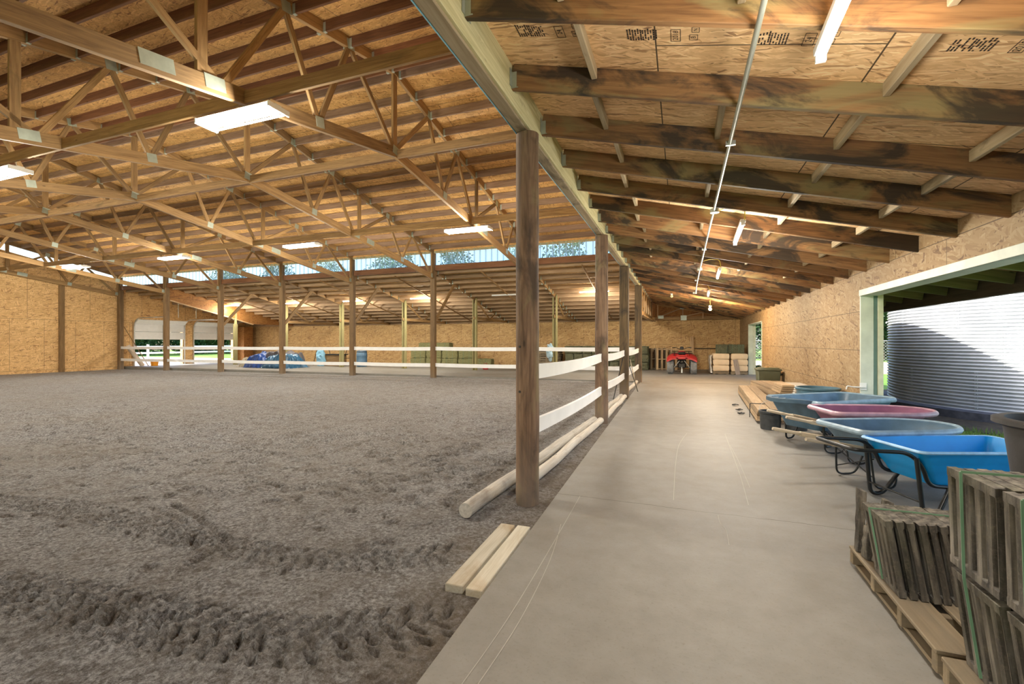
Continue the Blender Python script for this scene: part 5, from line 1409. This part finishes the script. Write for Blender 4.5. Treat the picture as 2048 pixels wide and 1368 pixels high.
# crumpled plastic hanging by a shed post
bm = bmesh.new(); bmesh.ops.create_icosphere(bm, subdivisions=4, radius=0.5)
for v in bm.verts:
    v.co = Vector((v.co.x * 0.30, v.co.y * 0.2, v.co.z * 0.75)); v.co += v.co.normalized() * mnoise.noise(v.co * 9) * 0.12
tag(link('plastic_bag', fin(bm, 'plastic_bag', angle=0.6), plain('pale_blue_film', (0.35, 0.5, 0.6), 0.3), None, mw=Matrix.Translation((-5.50, 19.70, 0.9))), 'pale blue plastic bag hanging on the shed post nearest the aisle', 'bag')

# ================================================================ BACK SHED CLUTTER
def tarp(name, cx, cy, sx, sy, h, mat, label, seed, top=0.6):
    n, k = 70, 40; vs = []; fs = []
    for j in range(k + 1):
        for i in range(n + 1):
            u = i / n * 2 - 1; v = j / k * 2 - 1
            r = (abs(u) ** 4 + abs(v) ** 4) ** 0.25
            z = h * max(0.0, 1 - max(0, (r - top) / (1 - top)) ** 1.3)
            p = Vector((u * 3 + seed, v * 2, seed))
            z *= 0.88 + 0.35 * mnoise.noise(p * 0.9)
            th = math.atan2(v, u)
            f = max(0, r - top * 0.8)
            fold = math.sin(th * 23 + 3 * mnoise.noise(p)) * 0.05 * f * 2
            z += 0.05 * mnoise.noise(p * 4) + 0.02 * mnoise.noise(p * 11)
            vs.append((u * sx / 2 * (1 + fold), v * sy / 2 * (1 + fold), max(0.0, z) + 0.002)); 
    for j in range(k):
        for i in range(n):
            a = j * (n + 1) + i; fs.append((a, a + 1, a + n + 2, a + n + 1))
    b = len(vs)
    me = mesh_from(name, vs, fs); me.shade_smooth(); me.set_sharp_from_angle(angle=0.7); me.materials.append(mat)
    return tag(link(name, me, None, None, mw=Matrix.Translation((cx, cy, 0.0))), label, 'tarp')
tarp('tarp', -21.2, 18.4, 1.5, 1.6, 0.72, M['tarp_blue'], 'deep blue tarp bunched over a low heap, end nearest the garage doors', 3)
tarp('tarp', -20.3, 18.9, 2.3, 1.5, 0.85, M['tarp_grey'], 'dark grey tarp over the middle of the covered heap', 8, 0.75)
tarp('tarp', -19.6, 18.3, 2.0, 1.7, 0.66, M['tarp_teal'], 'lighter blue tarp spread over the heap behind the far arena post', 5)
tarp('tarp', -21.9, 18.2, 0.8, 1.0, 0.5, plain('cream_cloth', (0.42, 0.37, 0.28), 0.7), 'cream cloth end sticking out of the covered heap', 12)
def ladder(loc, label):
    t = thing('rolling_stair', loc, label, 'rolling stair', 'black rolling stairs in the back shed')
    for s in (-0.25, 0.25):
        tube('side_rail', [(-0.45, s, 0.03), (-0.15, s, 0.95), (0.25, s, 1.0), (0.42, s, 0.03)], 0.016, M['black_tube'], t, 8)
    for k in range(4): tube('rung', [(-0.40 + 0.08 * k, -0.25, 0.2 + 0.24 * k), (-0.40 + 0.08 * k, 0.25, 0.2 + 0.24 * k)], 0.012, M['black_tube'], t, 6)
    return t
l1 = ladder((-19.2, 20.6, 0), 'black rolling stair in the back shed beside the blue plastic sheet')
dup(l1, (-17.2, 20.7, 0), 0, 'black rolling stair in the back shed beside the blue barrel')
t = thing('work_box', (-18.25, 20.6, 0), 'brown wooden box with a black top between the rolling stairs', 'box')
bm = bmesh.new(); bm_box(bm, (0, 0, 0.31), (1.0, 0.6, 0.62), None, 0.01); obj('box_body', bm, M['fir'], t)
bm = bmesh.new(); bm_box(bm, (-0.02, 0, 0.65), (1.15, 0.7, 0.05)); obj('box_top', bm, M['black'], t)
bm = bmesh.new(); bm_box(bm, (0.25, 0, 0.85), (0.2, 0.16, 0.34), Matrix.Rotation(0.2, 4, 'Y')); bm_box(bm, (0, 0, 0.0), (0.001, 0.001, 0.001)); tag(link('tool_case', fin(bm, 'tool_case'), M['black'], None, mw=Matrix.Translation((-18.25, 20.6, 0.02))), 'black case standing on the brown box', 'case')
bm = bmesh.new(); bmesh.ops.create_icosphere(bm, subdivisions=4, radius=0.5)
for v in bm.verts:
    v.co = Vector((v.co.x * 0.55, v.co.y * 0.3, v.co.z * 1.25 + 0.45 if v.co.z > -0.3 else -0.0)); v.co += Vector((mnoise.noise(v.co * 8), mnoise.noise(v.co * 9), 0)) * 0.06
tag(link('plastic_sheet', fin(bm, 'plastic_sheet', angle=0.6), plain('sky_blue_film', (0.22, 0.45, 0.62), 0.3), None, mw=Matrix.Translation((-18.95, 20.2, 0.01))), 'crumpled pale blue plastic sheet beside the brown box', 'plastic sheet')
t = thing('barrel', (-16.35, 20.45, 0), 'dull blue plastic barrel standing in the back shed', 'barrel')
bm = bmesh.new(); bm_lathe(bm, [(0, 0), (0.25, 0), (0.27, 0.04), (0.285, 0.25), (0.295, 0.28), (0.285, 0.31), (0.285, 0.58), (0.295, 0.61), (0.285, 0.64), (0.27, 0.84), (0.24, 0.88), (0, 0.88)], 32); obj('barrel_body', bm, M['barrel_blue'], t)
bm = bmesh.new(); bm_lathe(bm, [(0.272, 0.80), (0.282, 0.80), (0.282, 0.835), (0.272, 0.835)], 32); obj('barrel_band', bm, M['black'], t)
t = thing('fuel_can', (-9.0, 20.5, 0), 'small red fuel can on the floor beside a middle shed post', 'fuel can')
bm = bmesh.new(); bm_box(bm, (0, 0, 0.12), (0.26, 0.18, 0.24), None, 0.03); obj('can_body', bm, M['red'], t)
tube('can_handle', round_path([(-0.09, 0, 0.23), (-0.09, 0, 0.30), (0.07, 0, 0.30), (0.07, 0, 0.23)], 0.02), 0.012, M['red'], t, 8)
t = thing('bucket', (-28.1, 17.2, -0.0), 'orange bucket on the floor at the first garage doorway', 'bucket')
bm = bmesh.new(); bm_lathe(bm, [(0, 0), (0.16, 0), (0.2, 0.3), (0.215, 0.31), (0.19, 0.3), (0.15, 0.02), (0, 0.02)], 24); obj('bucket_body', bm, M['orange'], t)
tag(tube('leaning_pipe', [(-28.35, 16.75, 0.0), (-28.72, 16.2, 1.15)], 0.11, plain('cream_pipe', (0.6, 0.5, 0.4), 0.6), None, 16), 'fat cream cardboard tube leaning beside the garage doorway', 'tube')
tag(tube('leaning_rod', [(-28.3, 17.0, 0.0), (-28.78, 16.0, 2.3)], 0.02, M['fir'], None, 8), 'thin rod leaning in the corner of the end wall', 'rod')

# ---- garage doors, raised part way, in the end wall
for gi, (ya, yb2) in enumerate(GD):
    yc = (ya + yb2) / 2; w = yb2 - ya
    t = thing('garage_door', (END_X, yc, 0), 'white sectional garage door raised half open, %s' % ['nearest the arena corner', 'furthest from the arena corner'][gi], 'garage door', 'garage doors of the end wall')
    x = END_X + 0.06
    hts = [(1.50, 1.93), (1.945, 2.36)]
    for z0, z1 in hts:
        bm = bmesh.new(); bm_box(bm, (x, yc, (z0 + z1) / 2), (0.045, w + 0.1, z1 - z0), None, 0.008)
        for k in (1, 2): bm_box(bm, (x + 0.026, yc, z0 + (z1 - z0) * k / 3), (0.006, w + 0.08, 0.012))
        pn = obj('door_section', bm, M['door_panel'], t, local=False)
        bm = bmesh.new(); bm_box(bm, (x + 0.035, yc + 0.15, (z0 + z1) / 2), (0.03, 0.06, z1 - z0 - 0.02)); link('stile', fin(bm, 'stile'), M['steel'], pn, mw=Matrix.Identity(4))
    bm = bmesh.new()      # top section bent over towards the room
    m = Matrix.Translation((x + 0.02, yc, 2.38)) @ Matrix.Rotation(0.95, 4, 'Y')
    bm_box(bm, (0, 0, 0.2), (0.045, w + 0.1, 0.42), m, 0.008); obj('door_section', bm, M['door_panel'], t, local=False)
    for s in (-1, 1):
        y = yc + s * (w / 2 + 0.07)
        bm = bmesh.new(); bm_tube(bm, round_path([(x + 0.05, y, 0.0), (x + 0.05, y, 2.42), (x + 0.35, y, 2.70), (x + 2.6, y, 2.72)], 0.25, 8), 0.025, 8); obj('door_track', bm, M['steel'], t, local=False)
    for s in (-1, 1):
        bm = bmesh.new(); bm_box(bm, (END_X + 0.015, yc + s * (w / 2 + 0.05), 1.22), (0.05, 0.12, 2.45)); obj('door_trim', bm, M['fir_pale'], t, local=False)
    for s in (-1, 1):
        bm = bmesh.new(); bm_tube(bm, [(END_X + 2.4, yc + s * 0.5, 2.72), (END_X + 2.4, yc + s * 0.5, 3.35 - 0.21 * (yc - 16.7) + 0.5)], 0.015, 6); obj('track_hanger', bm, M['steel'], t, local=False)

# ---- door hook on the near jamb
t = thing('door_latch', (2.62, 8.52, 0.62), 'white metal slide latch on the pale jamb of the open doorway', 'latch')
bm = bmesh.new(); bm_box(bm, (0.03, 0.0, 0.04), (0.09, 0.008, 0.11), None, 0.002); obj('latch_plate', bm, M['white_enamel'], t)
tube('latch_arm', round_path([(0.05, -0.02, 0.03), (-0.10, -0.03, 0.03), (-0.19, -0.03, 0.045), (-0.20, -0.03, -0.01)], 0.02), 0.009, M['white_enamel'], t, 8)

# ================================================================ OUTSIDE
S = thing('grain_silo', (7.9, 13.2, 0), 'corrugated galvanised grain silo standing outside the open doorway', 'silo')
bm = bmesh.new(); R0 = 3.13; pitch = 0.068; H = 5.4; prof = []
n = int(H / pitch * 8)
for i in range(n + 1):
    z = 0.02 + H * i / n; prof.append((R0 + 0.016 * math.sin(2 * PI * z / pitch), z))
bm_lathe(bm, prof, 160); obj('silo_wall', bm, M['silo'], S, angle=1.5)
bm = bmesh.new(); bm_lathe(bm, [(R0 + 0.08, H), (R0 + 0.08, H + 0.03), (0.4, H + 1.7), (0, H + 1.75)], 96); obj('silo_roof', bm, M['silo'], S)
bm = bmesh.new(); bm_lathe(bm, [(0, -0.16), (R0 + 0.22, -0.16), (R0 + 0.22, 0.0), (R0 + 0.03, 0.02), (0, 0.02)], 96); obj('silo_base', bm, plain('dark_concrete', (0.085, 0.085, 0.10), 0.8, var=0.3), S)
for zi, (z0, z1, off) in enumerate(((0.05, 0.82, 0.0), (0.82, 1.62, 0.13), (1.62, 2.45, -0.1), (2.45, 3.3, 0.1))):
    for a0 in (-2.52, -2.12, -1.72, -2.95):
        bm = bmesh.new(); a = a0 + off
        k = int((z1 - z0) / pitch)
        for q in range(k):
            for da in (-0.006, 0.006):
                z = z0 + (q + 0.25) * pitch; r = R0 + 0.012
                bmesh.ops.create_icosphere(bm, subdivisions=1, radius=0.0085, matrix=Matrix.Translation((r * math.cos(a + da), r * math.sin(a + da), z)))
        obj('bolt_seam', bm, M['steel'], S)
def disc_patch(name, pts, mat, z=-0.155):
    me = mesh_from(name, [(x, y, z) for x, y in pts], [list(range(len(pts)))]); return link(name, me, mat, kind='structure')
ring = [(7.9 + 4.75 * math.cos(a), 13.2 + 4.75 * math.sin(a)) for a in [2 * PI * k / 48 for k in range(48)]]
disc_patch('ground_soil', ring, M['soil'], -0.15)
# grass blades near the doorway
rng = random.Random(9); V = []; F = []
for i in range(9000):
    x = rng.uniform(3.45, 6.2); y = rng.uniform(5.5, 12.5)
    if math.hypot(x - 7.9, y - 13.2) < 4.6 + rng.uniform(-0.15, 0.1): continue
    a = rng.uniform(0, PI); h = rng.uniform(0.05, 0.11); w = 0.006; b = len(V); lx, ly = rng.gauss(0, 0.02), rng.gauss(0, 0.02)
    V += [(x - w * math.cos(a), y - w * math.sin(a), -0.16), (x + w * math.cos(a), y + w * math.sin(a), -0.16), (x + lx, y + ly, -0.16 + h)]; F.append((b, b + 1, b + 2))
g = link('grass', mesh_from('grass', V, F), M['lawn'], kind='stuff'); tag(g, 'short green grass between the doorway and the silo', 'grass')
# trees: a trunk and a crown of many small leaves
def crown_mesh(name, blobs, n, seed, leaf=0.16, mat='leaf_dark'):
    rng = random.Random(seed); V = []; F = []
    tot = sum(b[3] ** 2 for b in blobs)
    for bx, by, bz, br, sz in blobs:
        for i in range(int(n * br * br / tot)):
            d = Vector((rng.gauss(0, 1), rng.gauss(0, 1), rng.gauss(0, 1))).normalized()
            r = br * (rng.random() ** 0.25) * (0.85 + 0.3 * mnoise.noise(d * 3 + Vector((seed, 0, 0))))
            c = Vector((bx + d.x * r, by + d.y * r, bz + d.z * r * sz))
            u = Vector((rng.gauss(0, 1), rng.gauss(0, 1), rng.gauss(0, 1))).normalized(); w = u.orthogonal().normalized()
            s = leaf * rng.uniform(0.6, 1.3); b = len(V)
            V += [c - u * s, c + w * s * 0.5, c + u * s, c - w * s * 0.5]; F.append((b, b + 1, b + 2, b + 3))
    me = mesh_from(name, V, F); me.materials.append(M[mat]); return me
def make_tree(loc, label, seed, h=7, r=2.6, mat='leaf_dark', n=5000, group=None):
    t = thing('tree', loc, label, 'tree', group)
    rng = random.Random(seed)
    blobs = [(rng.uniform(-r * .4, r * .4), rng.uniform(-r * .4, r * .4), h * q, r * s, 1.0) for q, s in ((0.18, 0.75), (0.35, 0.9), (0.55, 0.85), (0.75, 0.65), (0.9, 0.4))]
    link('foliage', crown_mesh('foliage', blobs, n, seed, 0.17, mat), None, t, mw=world_of(t))
    bm = bmesh.new(); bm_tube(bm, [(0, 0, 0), (0.05, 0, h * 0.4), (0, 0.05, h * 0.8)], 0.16, 8, radii=[0.2, 0.13, 0.05]); obj('trunk', bm, M['fir'], t)
    return t
tg = 'trees beyond the garage doors'
ta = make_tree((-58, 31, -0.2), 'dense dark tree seen through the garage doorways, one of a row', 21, group=tg); tb = make_tree((-60, 35, -0.2), 'dense dark tree seen through the garage doorways, one of a row', 22, mat='leaf_mid', group=tg)
k = 0
for i in range(11):
    y = 27.5 + i * 2.6
    dup(ta if i % 2 else tb, (-58.5 - (i % 3) * 1.6, y + 4, -0.2), i * 1.3, 'dense dark tree seen through the garage doorways, one of a row', tg)
tg2 = 'trees behind the silo'
tc = make_tree((12, 44, -0.2), 'dark tree standing in the row behind the silo and the wire fence', 31, 9, 3.2, group=tg2)
for i in range(9): dup(tc, (1.5 + i * 3.6, 47 + (i * 5) % 4, -0.2), i * 1.1, 'dark tree standing in the row behind the silo and the wire fence', tg2)
tg3 = 'trees behind the back shed'
te = make_tree((-6, 46, -0.2), 'tall tree behind the barn, dim through the clerestory sheet', 41, 13, 4.2, 'leaf_mid', 6000, tg3)
for i in range(9): dup(te, (-11 - i * 6.5, 44 + (i * 5) % 7, -0.2), i * 1.7, 'tall tree behind the barn, dim through the clerestory sheet', tg3)
# hedge plants by the far doorway
sh = thing('shrub', (3.22, 22.6, -0.15), 'small bright green shrub outside the far doorway', 'shrub')
link('foliage', crown_mesh('foliage', [(0, 0, 0.25, 0.28, 0.9)], 700, 4, 0.05, 'leaf_mid'), None, sh, mw=world_of(sh))
# white fence and dirt yard outside the garage doors
for i in range(8):
    y = 15 + i * 3.2
    t = tag(bar('paddock_post', (-41, y, -0.16), (-41, y, 1.15), 0.13, 0.13, M['white_board'], up=(0, 1, 0)), 'white paddock fence post outside the garage doors, one of a line', 'fence post', 'white paddock posts')
    if i < 7:
        for z in (0.45, 0.95): tag(bar('paddock_rail', (-41, y + 0.07, z), (-41, y + 3.13, z), 0.04, 0.14, M['white_board']), 'white paddock fence board outside the garage doors, one of many', 'fence rail', 'white paddock boards')
# chain-link fence behind the silo
t = thing('wire_fence', (9, 31, -0.16), 'chain-link fence crossing the yard behind the silo', 'fence')
for i in range(9):
    x = 2.5 + i * 2.4; bm = bmesh.new(); bm_tube(bm, [(x, 31, -0.16), (x, 31, 1.45)], 0.03, 8); obj('fence_post', bm, M['steel'], t, local=False)
bm = bmesh.new(); bm_tube(bm, [(2.5, 31, 1.42), (21.7, 31, 1.42)], 0.02, 6); obj('top_rail', bm, M['steel'], t, local=False)
V = []; F = []
x = 1.0
while x < 23:
    for s in (1, -1):
        a = (x, 31, -0.1); b_ = (x + s * 1.5, 31, 1.4); w = 0.006; b = len(V)
        V += [(a[0] - w, 31, a[2]), (a[0] + w, 31, a[2]), (b_[0] + w, 31, b_[2]), (b_[0] - w, 31, b_[2])]; F.append((b, b + 1, b + 2, b + 3))
    x += 0.16
link('wire_mesh', mesh_from('wire_mesh', V, F), M['steel'], t, mw=Matrix.Identity(4))
disc_patch('ground_dirt', [(1, 26), (30, 26), (34, 41), (0, 41)], plain('tan_field', (0.62, 0.45, 0.28), 0.95, var=0.12, scale=0.6), -0.15)

# ================================================================ PRINT ON THE OSB
def flat_text(name, s, size, mw, mat, parent, label=None):
    cu = bpy.data.curves.new(name, 'FONT'); cu.body = s; cu.size = size; cu.align_x = 'CENTER'; cu.align_y = 'CENTER'
    tmp = bpy.data.objects.new(name, cu); COL.objects.link(tmp)
    bpy.context.view_layer.update()
    me = bpy.data.meshes.new_from_object(tmp.evaluated_get(bpy.context.evaluated_depsgraph_get()))
    bpy.data.objects.remove(tmp); me.materials.clear(); me.materials.append(mat)
    return link(name, me, None, parent, mw=mw, label=label)
ink = plain('black_ink', (0.03, 0.02, 0.015), 0.8)
roofo = bpy.data.objects['ceiling_aisle']
tilt = -math.atan(0.218)
def on_roof(x, y, rz=PI / 2):
    """frame on the underside of the aisle roof, facing down"""
    return Matrix.Translation((x, y, zr(x) + PD - 0.002)) @ Matrix.Rotation(-tilt, 4, 'Y') @ Matrix.Rotation(PI, 4, 'X') @ Matrix.Rotation(rz, 4, 'Z')
def stamp_block(x, y, seed):
    rng = random.Random(seed); bm = bmesh.new(); m = on_roof(x, y)
    for r in range(6):
        u = -0.05
        while u < 0.05:
            w = rng.uniform(0.006, 0.022)
            if rng.random() < 0.8: bm_box(bm, (u + w / 2, 0.03 - r * 0.016, 0), (w, 0.008, 0.001), m)
            u += w + 0.004
    obj('print_stamp', bm, ink, roofo, local=False)
def frame_box(x, y, w, h):
    bm = bmesh.new(); m = on_roof(x, y)
    for c, s in (((0, h / 2), (w, 0.003)), ((0, -h / 2), (w, 0.003)), ((w / 2, 0), (0.003, h)), ((-w / 2, 0), (0.003, h))): bm_box(bm, (c[0], c[1], 0), (s[0], s[1], 0.001), m)
    obj('print_stamp', bm, ink, roofo, local=False)
for i, x in enumerate((-0.98, -0.28, 0.42, 1.35)):
    y = 2.82 + 0.078 * (x + 1.18)
    stamp_block(x, y, i); stamp_block(x + 0.09, y, i + 9)
    flat_text('print_stamp', '2018' if i % 2 else '24', 0.045, on_roof(x + 0.25, y + 0.01), ink, roofo); frame_box(x + 0.25, y + 0.01, 0.11, 0.055)
    flat_text('print_stamp', 'B', 0.04, on_roof(x + 0.35, y + 0.03), ink, roofo); frame_box(x + 0.35, y + 0.03, 0.05, 0.045)
    flat_text('print_stamp', 'N', 0.035, on_roof(x + 0.36, y - 0.04), ink, roofo); frame_box(x + 0.36, y - 0.04, 0.045, 0.04)
